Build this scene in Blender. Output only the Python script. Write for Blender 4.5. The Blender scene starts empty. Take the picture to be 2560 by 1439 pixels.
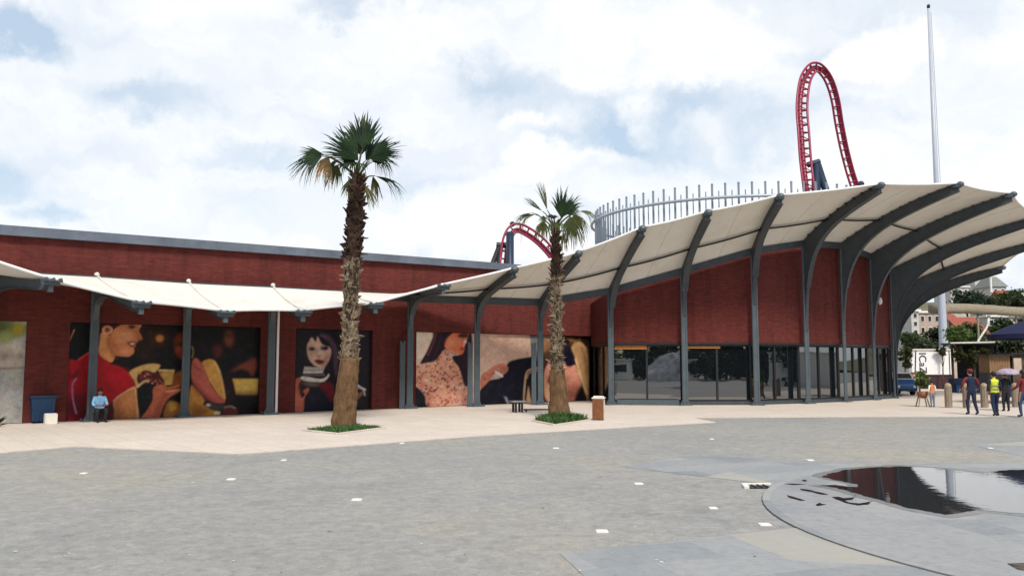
import bpy, bmesh, math, random
import numpy as np
from mathutils import Vector, Matrix, noise
R = math.radians
rnd = random.Random(7)
scn = bpy.context.scene
COL = scn.collection

# ------------------------------------------------------------------ camera
F, PITCH, CH = 2100.0, math.atan(185.5 / 2100.0), 2.1
CT, ST = math.cos(PITCH), math.sin(PITCH)
cam_d = bpy.data.cameras.new('camera')
cam = bpy.data.objects.new('camera', cam_d)
COL.objects.link(cam)
cam.location = (0, 0, CH)
cam.rotation_euler = (R(90) + PITCH, 0, 0)
cam_d.sensor_width = 36.0
cam_d.lens = 36.0 * F / 2560.0
cam_d.clip_start = 0.1
cam_d.clip_end = 3000
scn.camera = cam

def ray(px, py):
    u, v = (px - 1280) / F, (719.5 - py) / F
    return Vector((u, CT - v * ST, ST + v * CT))
def G(px, py, z=0.0):                      # a spot on the ground
    d = ray(px, py); t = (z - CH) / d.z
    return Vector((d.x * t, d.y * t, z))
def P(px, py, Y):                          # a spot Y metres ahead
    d = ray(px, py); t = Y / d.y
    return Vector((d.x * t, Y, CH + d.z * t))
def HZ(py, Y):
    v = (719.5 - py) / F
    return CH + Y * (ST + v * CT) / (CT - v * ST)
def proj(p):
    zc = CT * p[1] + ST * (p[2] - CH)
    yc = -ST * p[1] + CT * (p[2] - CH)
    return 1280 + F * p[0] / zc, 719.5 - F * yc / zc

# ------------------------------------------------------------------ objects
def base(o):
    v = Vector((0, 0, 0))
    while o is not None:
        v += o.location; o = o.parent
    return v
def thing(name, label, cat, loc=(0, 0, 0), group=None):
    o = bpy.data.objects.new(name, None); COL.objects.link(o)
    o.location = loc; o.empty_display_size = 0.2
    tag(o, label, cat, group)
    return o
def tag(o, label, cat, group=None):
    o['label'] = label; o['category'] = cat
    if group: o['group'] = group
    return o
def struct(o, label, cat):
    tag(o, label, cat); o['kind'] = 'structure'
    return o
def copy_thing(root, loc, label=None):
    r = root.copy(); COL.objects.link(r); r.location = loc
    if label: r['label'] = label
    for ch in list(root.children):
        c = ch.copy(); COL.objects.link(c); c.parent = r
        for g in list(ch.children):
            d = g.copy(); COL.objects.link(d); d.parent = c
    return r

class MB:
    def __init__(s):
        s.v, s.f, s.uv, s.mi = [], [], {}, {}
    def face(s, pts, uv=None, mi=0):
        n = len(s.v); s.v += [Vector(p) for p in pts]
        s.f.append(list(range(n, n + len(pts))))
        if uv: s.uv[len(s.f) - 1] = uv
        if mi: s.mi[len(s.f) - 1] = mi
    def box(s, c, size, ax=None, ay=None, mi=0):
        c = Vector(c); hx, hy, hz = [q / 2 for q in size]
        ax = Vector(ax).normalized() if ax is not None else Vector((1, 0, 0))
        az = Vector((0, 0, 1))
        if ay is None:
            ay = az.cross(ax); 
            if ay.length < 1e-6: ay = Vector((0, 1, 0))
            ay.normalize()
        else: ay = Vector(ay).normalized()
        az = ax.cross(ay).normalized()
        n = len(s.v)
        for k in (-1, 1):
            for j, i in ((-1, -1), (-1, 1), (1, 1), (1, -1)):
                s.v.append(c + ax * hx * i + ay * hy * j + az * hz * k)
        for q in ((0, 3, 2, 1), (4, 5, 6, 7), (0, 1, 5, 4), (1, 2, 6, 5), (2, 3, 7, 6), (3, 0, 4, 7)):
            s.f.append([n + a for a in q])
            if mi: s.mi[len(s.f) - 1] = mi
    def bar(s, a, b, w, h, up=(0, 0, 1), mi=0):
        a, b = Vector(a), Vector(b); d = b - a; L = d.length; d.normalize()
        up = Vector(up); side = up.cross(d)
        if side.length < 1e-4: side = Vector((1, 0, 0)).cross(d)
        side.normalize()
        s.box((a + b) / 2, (L, w, h), d, side, mi)
    def tube(s, pts, rad, n=8, cap=True, mi=0):
        pts = [Vector(p) for p in pts]
        if not hasattr(rad, '__len__'): rad = [rad] * len(pts)
        n0 = len(s.v); side = None
        for i, p in enumerate(pts):
            d = (pts[min(i + 1, len(pts) - 1)] - pts[max(i - 1, 0)]).normalized()
            if side is None:
                side = d.cross(Vector((0, 0, 1)))
                if side.length < 1e-3: side = d.cross(Vector((0, 1, 0)))
            side = side - d * side.dot(d); side.normalize()
            up = d.cross(side)
            for k in range(n):
                a = 2 * math.pi * k / n
                s.v.append(p + (side * math.cos(a) + up * math.sin(a)) * rad[i])
        for i in range(len(pts) - 1):
            for k in range(n):
                a, b = n0 + i * n + k, n0 + i * n + (k + 1) % n
                s.f.append([a, b, b + n, a + n])
                if mi: s.mi[len(s.f) - 1] = mi
        if cap:
            s.f.append([n0 + k for k in range(n)][::-1])
            e = n0 + (len(pts) - 1) * n
            s.f.append([e + k for k in range(n)])
            if mi: s.mi[len(s.f) - 1] = s.mi[len(s.f) - 2] = mi
    def lathe(s, c, prof, n=16, mi=0):
        c = Vector(c); s.tube([c + Vector((0, 0, z)) for r, z in prof], [max(r, 1e-3) for r, z in prof], n, True, mi)
    def prism(s, poly, z0, z1, mi=0):
        n0, n = len(s.v), len(poly)
        for z in (z0, z1): s.v += [Vector((p[0], p[1], z)) for p in poly]
        s.f.append([n0 + k for k in range(n)][::-1]); s.f.append([n0 + n + k for k in range(n)])
        for k in range(n): s.f.append([n0 + k, n0 + (k + 1) % n, n0 + n + (k + 1) % n, n0 + n + k])
    def plate(s, poly, side, th, mi=0):      # 3-D outline thickened along side
        side = Vector(side).normalized() * th / 2
        n0, n = len(s.v), len(poly)
        for q in (-1, 1): s.v += [Vector(p) + side * q for p in poly]
        s.f.append([n0 + k for k in range(n)][::-1]); s.f.append([n0 + n + k for k in range(n)])
        for k in range(n): s.f.append([n0 + k, n0 + (k + 1) % n, n0 + n + (k + 1) % n, n0 + n + k])
    def sphere(s, c, r, n=10, m=6, mi=0):
        c = Vector(c); r = Vector(r) if hasattr(r, '__len__') else Vector((r, r, r)); n0 = len(s.v)
        for j in range(m + 1):
            t = math.pi * j / m
            for k in range(n):
                a = 2 * math.pi * k / n
                s.v.append(c + Vector((r.x * math.sin(t) * math.cos(a), r.y * math.sin(t) * math.sin(a), -r.z * math.cos(t))))
        for j in range(m):
            for k in range(n):
                a, b = n0 + j * n + k, n0 + j * n + (k + 1) % n
                s.f.append([a, b, b + n, a + n])
                if mi: s.mi[len(s.f) - 1] = mi
    def build(s, name, mat, parent=None, smooth=False, bevel=0, fix=True):
        off = base(parent)
        me = bpy.data.meshes.new(name)
        me.from_pydata([v - off for v in s.v], [], s.f)
        for m in (mat if isinstance(mat, (list, tuple)) else [mat]): me.materials.append(m)
        if s.uv:
            ul = me.uv_layers.new(name='uv')
            for fi, uv in s.uv.items():
                for li, q in zip(me.polygons[fi].loop_indices, uv): ul.data[li].uv = q
        for fi, m in s.mi.items(): me.polygons[fi].material_index = m
        if fix and not s.uv:
            bm = bmesh.new(); bm.from_mesh(me)
            if smooth: bmesh.ops.remove_doubles(bm, verts=bm.verts, dist=1e-5)
            bmesh.ops.recalc_face_normals(bm, faces=bm.faces)
            bm.to_mesh(me); bm.free()
        if smooth:
            for p in me.polygons: p.use_smooth = True
        o = bpy.data.objects.new(name, me); COL.objects.link(o)
        if parent is not None: o.parent = parent
        if bevel:
            b = o.modifiers.new('bevel', 'BEVEL'); b.width = bevel; b.segments = 2; b.limit_method = 'ANGLE'
        return o

# ------------------------------------------------------------------ materials
def lin(c):
    return tuple(((q / 255) / 12.92 if q / 255 <= .04045 else ((q / 255 + .055) / 1.055) ** 2.4) for q in c[:3])
def new_mat(name):
    m = bpy.data.materials.new(name); m.use_nodes = True
    nt = m.node_tree; b = nt.nodes['Principled BSDF']
    return m, nt, b
def N(nt, t, **kw):
    n = nt.nodes.new(t)
    for k, v in kw.items():
        if k in n.inputs.keys(): n.inputs[k].default_value = v
        else: setattr(n, k, v)
    return n
def ramp(nt, stops):
    r = nt.nodes.new('ShaderNodeValToRGB'); e = r.color_ramp.elements
    while len(e) < len(stops): e.new(0.5)
    for q, (p, c) in zip(e, stops): q.position = p; q.color = (*c, 1) if len(c) == 3 else c
    return r
def mixc(nt, fac, a, b, mode='MIX'):
    m = nt.nodes.new('ShaderNodeMix'); m.data_type = 'RGBA'; m.blend_type = mode
    for sock, val in ((m.inputs[0], fac), (m.inputs[6], a), (m.inputs[7], b)):
        if hasattr(val, 'links') or hasattr(val, 'is_linked'): nt.links.new(val, sock)
        elif isinstance(val, (int, float)): sock.default_value = val
        else: sock.default_value = (*val[:3], 1)
    return m.outputs[2]
def simple(name, c, rough=.6, metal=0, var=.18, scale=3.0, bump=0.0, bscale=30, detail=6, spec=.4):
    m, nt, b = new_mat(name)
    tc = N(nt, 'ShaderNodeTexCoord')
    n1 = N(nt, 'ShaderNodeTexNoise', Scale=scale, Detail=float(detail), Roughness=.65)
    nt.links.new(tc.outputs['Object'], n1.inputs['Vector'])
    a = tuple(q * (1 - var) for q in c); d = tuple(min(1, q * (1 + var)) for q in c)
    r = ramp(nt, [(.3, a), (.7, d)])
    nt.links.new(n1.outputs['Fac'], r.inputs[0]); nt.links.new(r.outputs[0], b.inputs['Base Color'])
    b.inputs['Roughness'].default_value = rough; b.inputs['Metallic'].default_value = metal
    b.inputs['Specular IOR Level'].default_value = spec
    if bump:
        n2 = N(nt, 'ShaderNodeTexNoise', Scale=float(bscale), Detail=5.0)
        nt.links.new(tc.outputs['Object'], n2.inputs['Vector'])
        bp = N(nt, 'ShaderNodeBump', Strength=bump, Distance=.05)
        nt.links.new(n2.outputs['Fac'], bp.inputs['Height']); nt.links.new(bp.outputs[0], b.inputs['Normal'])
    return m

M = {}
M['steel'] = simple('grey_steel_paint', (.075, .095, .105), .45, 0, .15, 2.5, .05, 12)
M['steel_dark'] = simple('dark_steel_paint', (.05, .058, .064), .55, 0, .2, 3, .05, 14)
M['galv'] = simple('galvanised_steel', (.3, .32, .34), .4, .5, .2, 8)
M['coping'] = simple('coping_metal', (.13, .15, .18), .5, .2, .22, 1.2)
M['white'] = simple('white_paint', (.78, .77, .74), .5, 0, .06, 4)
M['offwhite'] = simple('cream_board', (.68, .64, .55), .6, 0, .1, 5)
M['pole'] = simple('white_pole_paint', (.40, .43, .48), .4, 0, .05, 2)
M['cagering'] = simple('pale_grey_pipe', (.36, .4, .44), .45, .1, .1, 1)
M['cagepole'] = simple('grey_pipe', (.24, .28, .32), .45, .2, .15, 1)
M['red_track'] = simple('red_track_paint', (.27, .022, .055), .4, 0, .15, .8)
M['navy'] = simple('navy_steel_paint', (.01, .022, .05), .45, 0, .2, 1)
M['blackm'] = simple('black_metal', (.014, .015, .017), .5, 0, .3, 4)
M['rust'] = simple('brown_wood_panel', (.20, .075, .025), .55, 0, .3, 6, .1, 20)
M['bluep'] = simple('blue_plastic', (.012, .06, .15), .45, 0, .25, 5)
M['wood'] = simple('weathered_wood', (.27, .21, .15), .8, 0, .35, 14, .3, 30)
M['soil'] = simple('soil', (.05, .035, .02), .95, 0, .3, 10, .5, 30)
M['grassm'] = simple('short_grass', (.05, .11, .022), .8, 0, .45, 9)
M['skin'] = simple('skin', (.42, .23, .15), .55, 0, .06, 8)
M['tanskin'] = simple('tanned_skin', (.22, .11, .07), .55, 0, .06, 8)
M['hair'] = simple('dark_hair', (.012, .009, .008), .6, 0, .3, 20)
M['navycloth'] = simple('navy_cloth', (.012, .02, .05), .85, 0, .3, 8, .2, 40)
M['denim'] = simple('blue_denim', (.03, .06, .13), .85, 0, .25, 10, .2, 40)
M['maroon'] = simple('maroon_cloth', (.16, .018, .02), .85, 0, .25, 8, .2, 40)
M['hivis'] = simple('yellow_vest_cloth', (.62, .66, .03), .7, 0, .12, 8, .2, 30)
M['blackcloth'] = simple('black_cloth', (.012, .012, .014), .85, 0, .3, 8, .2, 40)
M['bluecloth'] = simple('light_blue_cloth', (.25, .5, .72), .8, 0, .3, 14, .2, 40)
M['greycloth'] = simple('grey_blue_cloth', (.16, .19, .25), .85, 0, .2, 10, .2, 40)
M['tarp'] = simple('blue_tarpaulin', (.03, .11, .26), .5, 0, .25, 5, .3, 9)
M['orange'] = simple('orange_fabric', (.55, .19, .05), .7, 0, .2, 7)
M['plaster'] = simple('pale_plaster', (.52, .49, .44), .85, 0, .12, 1.5)
M['plaster2'] = simple('warm_plaster', (.45, .36, .28), .85, 0, .15, 1.5)
M['plaster3'] = simple('pink_plaster', (.42, .24, .2), .85, 0, .15, 1.5)
M['tile'] = simple('red_roof_tile', (.27, .07, .04), .8, 0, .3, 5, .3, 9)
M['darkwin'] = simple('dark_window_glass', (.02, .025, .03), .15, 0, .2, 4)
M['straw'] = simple('straw_thatch', (.24, .2, .14), .95, 0, .4, 12, .6, 25)
M['rock'] = simple('grey_rockwork', (.42, .43, .46), .9, 0, .5, 1.4, .8, 3)
M['rubber'] = simple('rubber', (.015, .015, .015), .8, 0, .2, 8)

# tensile membrane: opaque weave plus some light passing through
def membrane_mat():
    m, nt, b = new_mat('tensile_membrane')
    tc = N(nt, 'ShaderNodeTexCoord')
    n1 = N(nt, 'ShaderNodeTexNoise', Scale=.9, Detail=7.0, Roughness=.7)
    nt.links.new(tc.outputs['Object'], n1.inputs['Vector'])
    r = ramp(nt, [(.3, (.62, .58, .51)), (.5, (.70, .67, .60)), (.75, (.74, .71, .65))])
    nt.links.new(n1.outputs['Fac'], r.inputs[0]); nt.links.new(r.outputs[0], b.inputs['Base Color'])
    b.inputs['Roughness'].default_value = .55; b.inputs['Specular IOR Level'].default_value = .2
    wr = N(nt, 'ShaderNodeTexNoise', Scale=.7, Detail=5.0, Roughness=.5, Distortion=1.2); nt.links.new(tc.outputs['Object'], wr.inputs['Vector'])
    bw = N(nt, 'ShaderNodeBump', Strength=.35, Distance=.12); nt.links.new(wr.outputs['Fac'], bw.inputs['Height']); nt.links.new(bw.outputs[0], b.inputs['Normal'])
    t = N(nt, 'ShaderNodeBsdfTranslucent'); t.inputs[0].default_value = (.60, .52, .40, 1)
    mx = N(nt, 'ShaderNodeMixShader'); mx.inputs[0].default_value = .05
    nt.links.new(b.outputs[0], mx.inputs[1]); nt.links.new(t.outputs[0], mx.inputs[2])
    nt.links.new(mx.outputs[0], nt.nodes['Material Output'].inputs[0])
    return m
M['membrane'] = membrane_mat()

def brick_mat():
    m, nt, b = new_mat('red_brick')
    tc = N(nt, 'ShaderNodeTexCoord')
    br = N(nt, 'ShaderNodeTexBrick', Scale=1.0)
    br.inputs['Brick Width'].default_value = .26; br.inputs['Row Height'].default_value = .09
    br.inputs['Mortar Size'].default_value = .010; br.inputs['Mortar Smooth'].default_value = .3
    br.inputs['Color1'].default_value = (.15, .026, .019, 1); br.inputs['Color2'].default_value = (.108, .020, .015, 1)
    br.inputs['Mortar'].default_value = (.10, .027, .022, 1)
    nt.links.new(tc.outputs['UV'], br.inputs['Vector'])
    n1 = N(nt, 'ShaderNodeTexNoise', Scale=.55, Detail=8.0, Roughness=.7)
    nt.links.new(tc.outputs['Object'], n1.inputs['Vector'])
    r = ramp(nt, [(.3, (.86, .86, .88)), (.55, (1, 1, 1)), (.8, (1.0, 1.08, 1.1))])
    nt.links.new(n1.outputs['Fac'], r.inputs[0])
    c = mixc(nt, 1.0, br.outputs['Color'], r.outputs[0], 'MULTIPLY')
    n2 = N(nt, 'ShaderNodeTexNoise', Scale=4.0, Detail=6.0, Roughness=.8)
    mp = N(nt, 'ShaderNodeMapping'); mp.inputs['Scale'].default_value = (.45, 2.6, 1)
    nt.links.new(tc.outputs['UV'], mp.inputs[0]); nt.links.new(mp.outputs[0], n2.inputs['Vector'])
    r2 = ramp(nt, [(.3, (.68, .68, .68)), (.7, (1.22, 1.22, 1.22))]); nt.links.new(n2.outputs['Fac'], r2.inputs[0])
    c = mixc(nt, 1.0, c, r2.outputs[0], 'MULTIPLY')
    # rain streaks run down the wall
    n4 = N(nt, 'ShaderNodeTexNoise', Scale=1.0, Detail=6.0, Roughness=.7); m4 = N(nt, 'ShaderNodeMapping'); m4.inputs['Scale'].default_value = (2.4, .22, 1)
    nt.links.new(tc.outputs['UV'], m4.inputs[0]); nt.links.new(m4.outputs[0], n4.inputs['Vector'])
    r4 = ramp(nt, [(.36, (.72, .72, .74)), (.5, (1, 1, 1)), (.66, (1.12, 1.14, 1.16))]); nt.links.new(n4.outputs['Fac'], r4.inputs[0])
    c = mixc(nt, .8, c, r4.outputs[0], 'MULTIPLY')
    nt.links.new(c, b.inputs['Base Color'])
    b.inputs['Roughness'].default_value = .85; b.inputs['Specular IOR Level'].default_value = .25
    bp = N(nt, 'ShaderNodeBump', Strength=.4, Distance=.01)
    nt.links.new(br.outputs['Fac'], bp.inputs['Height']); bp.invert = True
    nt.links.new(bp.outputs[0], b.inputs['Normal'])
    return m
M['brick'] = brick_mat()

def glass_mat():
    m, nt, b = new_mat('dark_shop_glass')
    b.inputs['Base Color'].default_value = (.006, .008, .010, 1)
    b.inputs['Roughness'].default_value = .015
    b.inputs['IOR'].default_value = 2.7
    tc = N(nt, 'ShaderNodeTexCoord')
    n1 = N(nt, 'ShaderNodeTexNoise', Scale=.5, Detail=2.0)
    nt.links.new(tc.outputs['Object'], n1.inputs['Vector'])
    bp = N(nt, 'ShaderNodeBump', Strength=.12, Distance=.03)
    nt.links.new(n1.outputs['Fac'], bp.inputs['Height']); nt.links.new(bp.outputs[0], b.inputs['Normal'])
    return m
M['glass'] = glass_mat()

def leaf_mat(name, dark, light, dry=None):
    m, nt, b = new_mat(name)
    tc = N(nt, 'ShaderNodeTexCoord')
    n1 = N(nt, 'ShaderNodeTexNoise', Scale=1.6, Detail=5.0)
    nt.links.new(tc.outputs['Object'], n1.inputs['Vector'])
    st = [(.32, dark), (.62, light)] + ([(.76, dry)] if dry else [])
    r = ramp(nt, st); nt.links.new(n1.outputs['Fac'], r.inputs[0])
    nt.links.new(r.outputs[0], b.inputs['Base Color'])
    b.inputs['Roughness'].default_value = .55; b.inputs['Specular IOR Level'].default_value = .3
    t = N(nt, 'ShaderNodeBsdfTranslucent'); nt.links.new(r.outputs[0], t.inputs[0])
    mx = N(nt, 'ShaderNodeMixShader'); mx.inputs[0].default_value = .25
    nt.links.new(b.outputs[0], mx.inputs[1]); nt.links.new(t.outputs[0], mx.inputs[2])
    nt.links.new(mx.outputs[0], nt.nodes['Material Output'].inputs[0])
    return m
M['palm'] = leaf_mat('palm_green', (.010, .027, .012), (.026, .056, .017), (.08, .09, .022))
M['palm_olive'] = leaf_mat('palm_olive', (.035, .06, .014), (.10, .105, .028), (.2, .14, .04))
M['palm_dry'] = leaf_mat('palm_dry', (.13, .09, .05), (.32, .19, .06), (.30, .24, .16))
M['leaf'] = leaf_mat('tree_leaf', (.02, .045, .014), (.06, .10, .025))
M['leaf2'] = leaf_mat('bright_leaf', (.04, .09, .02), (.11, .16, .035))
M['pine'] = leaf_mat('pine_needles', (.012, .025, .014), (.03, .055, .028))
M['leaf_dark'] = leaf_mat('dark_leaf', (.012, .022, .010), (.04, .055, .018))
M['vine'] = leaf_mat('olive_vine', (.03, .034, .012), (.075, .085, .025))

def trunk_mat(name, cols, zs=.35, sc=9):
    m, nt, b = new_mat(name)
    tc = N(nt, 'ShaderNodeTexCoord'); mp = N(nt, 'ShaderNodeMapping'); mp.inputs['Scale'].default_value = (1, 1, zs)
    n1 = N(nt, 'ShaderNodeTexNoise', Scale=float(sc), Detail=8.0, Roughness=.75)
    nt.links.new(tc.outputs['Object'], mp.inputs[0]); nt.links.new(mp.outputs[0], n1.inputs['Vector'])
    r = ramp(nt, cols); nt.links.new(n1.outputs['Fac'], r.inputs[0]); nt.links.new(r.outputs[0], b.inputs['Base Color'])
    b.inputs['Roughness'].default_value = .9; b.inputs['Specular IOR Level'].default_value = .15
    bp = N(nt, 'ShaderNodeBump', Strength=.6, Distance=.04)
    nt.links.new(n1.outputs['Fac'], bp.inputs['Height']); nt.links.new(bp.outputs[0], b.inputs['Normal'])
    return m
M['palm_smooth'] = trunk_mat('palm_shaved_trunk', [(.3, (.055, .034, .018)), (.5, (.14, .078, .038)), (.72, (.22, .14, .08))], .5, 5)
M['palm_core'] = trunk_mat('palm_fibre', [(.35, (.018, .012, .008)), (.65, (.07, .045, .028))], .4, 12)
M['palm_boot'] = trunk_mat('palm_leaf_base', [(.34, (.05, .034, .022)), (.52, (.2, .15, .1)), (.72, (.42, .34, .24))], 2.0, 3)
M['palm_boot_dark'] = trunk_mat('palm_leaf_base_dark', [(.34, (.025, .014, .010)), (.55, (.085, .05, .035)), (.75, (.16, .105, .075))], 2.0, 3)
M['bark'] = trunk_mat('bark', [(.35, (.04, .03, .02)), (.65, (.12, .09, .065))], .3, 7)

# ground materials ---------------------------------------------------
def ground_mat():
    m, nt, b = new_mat('grey_aggregate')
    tc = N(nt, 'ShaderNodeTexCoord'); o = tc.outputs['Object']
    big = N(nt, 'ShaderNodeTexNoise', Scale=.16, Detail=6.0, Roughness=.6); nt.links.new(o, big.inputs[0])
    r1 = ramp(nt, [(.28, (.236, .240, .236)), (.5, (.272, .269, .254)), (.70, (.305, .286, .238))]); nt.links.new(big.outputs['Fac'], r1.inputs[0])
    st = N(nt, 'ShaderNodeTexNoise', Scale=.9, Detail=9.0, Roughness=.75, Distortion=2.2); nt.links.new(o, st.inputs[0])
    r2 = ramp(nt, [(.3, (.78, .78, .79)), (.5, (1, 1, 1)), (.75, (1.14, 1.11, 1.04))]); nt.links.new(st.outputs['Fac'], r2.inputs[0])
    c = mixc(nt, .8, r1.outputs[0], r2.outputs[0], 'MULTIPLY')
    fi = N(nt, 'ShaderNodeTexNoise', Scale=55.0, Detail=6.0, Roughness=.8); nt.links.new(o, fi.inputs[0])
    r3 = ramp(nt, [(.3, (.55, .55, .55)), (.5, (1, 1, 1)), (.72, (1.4, 1.38, 1.32))]); nt.links.new(fi.outputs['Fac'], r3.inputs[0])
    c = mixc(nt, .8, c, r3.outputs[0], 'MULTIPLY')
    md = N(nt, 'ShaderNodeTexNoise', Scale=10.0, Detail=6.0, Roughness=.85, Distortion=1.0); nt.links.new(o, md.inputs[0])
    r4 = ramp(nt, [(.32, (.74, .74, .74)), (.5, (1, 1, 1)), (.70, (1.24, 1.23, 1.19))]); nt.links.new(md.outputs['Fac'], r4.inputs[0])
    c = mixc(nt, .9, c, r4.outputs[0], 'MULTIPLY')
    # small setts: faint joints, each sett a touch lighter or darker
    vo = N(nt, 'ShaderNodeTexVoronoi', Scale=7.5); nt.links.new(o, vo.inputs[0])
    s3 = N(nt, 'ShaderNodeSeparateColor'); nt.links.new(vo.outputs['Color'], s3.inputs[0])
    r5 = ramp(nt, [(0, (.87, .87, .87)), (1, (1.13, 1.13, 1.12))]); nt.links.new(s3.outputs[0], r5.inputs[0])
    c = mixc(nt, .7, c, r5.outputs[0], 'MULTIPLY')
    # old dark drips and scuffs
    sp = N(nt, 'ShaderNodeTexNoise', Scale=2.3, Detail=10.0, Roughness=.8, Distortion=.4); nt.links.new(o, sp.inputs[0])
    r6 = ramp(nt, [(.60, (1, 1, 1)), (.70, (.74, .73, .71))]); nt.links.new(sp.outputs['Fac'], r6.inputs[0])
    c = mixc(nt, .8, c, r6.outputs[0], 'MULTIPLY')
    nt.links.new(c, b.inputs['Base Color']); b.inputs['Roughness'].default_value = .8; b.inputs['Specular IOR Level'].default_value = .25
    bp = N(nt, 'ShaderNodeBump', Strength=.5, Distance=.012); nt.links.new(fi.outputs['Fac'], bp.inputs['Height'])
    nt.links.new(bp.outputs[0], b.inputs['Normal'])
    return m
def slab_mat(name, c1, c2, c3, mortar, w, h, rot, fine=.5, ms=.012, off=.5, polar=None, tanpatch=False):
    m, nt, b = new_mat(name)
    tc = N(nt, 'ShaderNodeTexCoord'); o = tc.outputs['Object']
    wob = N(nt, 'ShaderNodeTexNoise', Scale=1.3, Detail=2.0); nt.links.new(o, wob.inputs[0])
    if polar:
        sep = N(nt, 'ShaderNodeSeparateXYZ'); sub = N(nt, 'ShaderNodeVectorMath', operation='SUBTRACT'); sub.inputs[1].default_value = (*polar, 0)
        nt.links.new(o, sub.inputs[0]); nt.links.new(sub.outputs[0], sep.inputs[0])
        at = N(nt, 'ShaderNodeMath', operation='ARCTAN2'); nt.links.new(sep.outputs[1], at.inputs[0]); nt.links.new(sep.outputs[0], at.inputs[1])
        le = N(nt, 'ShaderNodeVectorMath', operation='LENGTH'); nt.links.new(sub.outputs[0], le.inputs[0])
        mu = N(nt, 'ShaderNodeMath', operation='MULTIPLY'); mu.inputs[1].default_value = 5.0; nt.links.new(at.outputs[0], mu.inputs[0])
        cb = N(nt, 'ShaderNodeCombineXYZ'); nt.links.new(mu.outputs[0], cb.inputs[0]); nt.links.new(le.outputs['Value'], cb.inputs[1])
        vec = cb.outputs[0]
    else:
        mp = N(nt, 'ShaderNodeMapping'); mp.inputs['Rotation'].default_value = (0, 0, R(rot)); nt.links.new(o, mp.inputs[0]); vec = mp.outputs[0]
    ad = N(nt, 'ShaderNodeVectorMath', operation='MULTIPLY_ADD'); ad.inputs[1].default_value = (.05, .05, 0)
    nt.links.new(wob.outputs['Color'], ad.inputs[0]); nt.links.new(vec, ad.inputs[2])
    br = N(nt, 'ShaderNodeTexBrick', Scale=1.0, offset=off)
    br.inputs['Brick Width'].default_value = w; br.inputs['Row Height'].default_value = h
    br.inputs['Mortar Size'].default_value = ms; br.inputs['Mortar Smooth'].default_value = .3
    br.inputs['Color1'].default_value = (*c1, 1); br.inputs['Color2'].default_value = (*c2, 1); br.inputs['Mortar'].default_value = (*mortar, 1)
    nt.links.new(ad.outputs[0], br.inputs['Vector'])
    n1 = N(nt, 'ShaderNodeTexNoise', Scale=.5, Detail=8.0, Roughness=.7, Distortion=.7); nt.links.new(o, n1.inputs[0])
    r0 = ramp(nt, [(.42, (0, 0, 0)), (.62, (1, 1, 1))]); nt.links.new(n1.outputs['Fac'], r0.inputs[0])
    mm = N(nt, 'ShaderNodeMath', operation='MULTIPLY'); mm.inputs[1].default_value = .55
    nt.links.new(r0.outputs[0], mm.inputs[0])
    c = mixc(nt, mm.outputs[0], br.outputs['Color'], c3)
    n2 = N(nt, 'ShaderNodeTexNoise', Scale=7.0, Detail=9.0, Roughness=.75, Distortion=.4); nt.links.new(o, n2.inputs[0])
    k = fine
    r2 = ramp(nt, [(.28, (1 - k * .5,) * 3), (.5, (1, 1, 1)), (.75, (1 + k * .3,) * 3)]); nt.links.new(n2.outputs['Fac'], r2.inputs[0])
    c = mixc(nt, 1.0, c, r2.outputs[0], 'MULTIPLY')
    if tanpatch:
        # a few slabs of sandy stone among the slate
        n3 = N(nt, 'ShaderNodeTexVoronoi', Scale=.55); nt.links.new(vec, n3.inputs[0])
        r3 = ramp(nt, [(.80, (0, 0, 0)), (.83, (1, 1, 1))])
        s3 = N(nt, 'ShaderNodeSeparateColor'); nt.links.new(n3.outputs['Color'], s3.inputs[0]); nt.links.new(s3.outputs[0], r3.inputs[0])
        mq = N(nt, 'ShaderNodeMath', operation='MULTIPLY'); mq.inputs[1].default_value = .55; nt.links.new(r3.outputs[0], mq.inputs[0])
        c = mixc(nt, mq.outputs[0], c, (.36, .335, .27))
    nt.links.new(c, b.inputs['Base Color'])
    b.inputs['Roughness'].default_value = .7; b.inputs['Specular IOR Level'].default_value = .3
    bp = N(nt, 'ShaderNodeBump', Strength=.35, Distance=.01); nt.links.new(n2.outputs['Fac'], bp.inputs['Height'])
    nt.links.new(bp.outputs[0], b.inputs['Normal'])
    return m
DISC = (9.9, 11.4); DISC_R = 6.3
M['ground'] = ground_mat()
M['pave'] = slab_mat('cream_paving', (.56, .49, .41), (.60, .53, .45), (.50, .43, .36), (.42, .36, .30), 1.2, .6, 52, .35, .012)
M['slate'] = slab_mat('slate_slabs', (.19, .21, .225), (.275, .285, .285), (.30, .30, .285), (.22, .225, .22), 1.5, .8, -20, .4, .012, .4, None, True)
M['disc'] = slab_mat('slate_ring', (.20, .215, .225), (.275, .28, .28), (.305, .30, .285), (.22, .225, .23), 1.7, .62, 0, .45, .012, .5, DISC)

def water_mat():
    m, nt, b = new_mat('puddle_water')
    b.inputs['Base Color'].default_value = (.02, .022, .024, 1); b.inputs['Roughness'].default_value = .02
    b.inputs['IOR'].default_value = 1.9
    tc = N(nt, 'ShaderNodeTexCoord'); n1 = N(nt, 'ShaderNodeTexNoise', Scale=5.0, Detail=3.0)
    nt.links.new(tc.outputs['Object'], n1.inputs[0])
    bp = N(nt, 'ShaderNodeBump', Strength=.12, Distance=.006); nt.links.new(n1.outputs['Fac'], bp.inputs['Height'])
    nt.links.new(bp.outputs[0], b.inputs['Normal'])
    return m
M['water'] = water_mat()
M['damp'] = slab_mat('damp_slate', (.16, .17, .18), (.20, .205, .21), (.23, .23, .22), (.11, .115, .12), 1.7, .62, 0, .6, .012, .5, DISC)
M['damp'].node_tree.nodes['Principled BSDF'].inputs['Roughness'].default_value = .3
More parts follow.
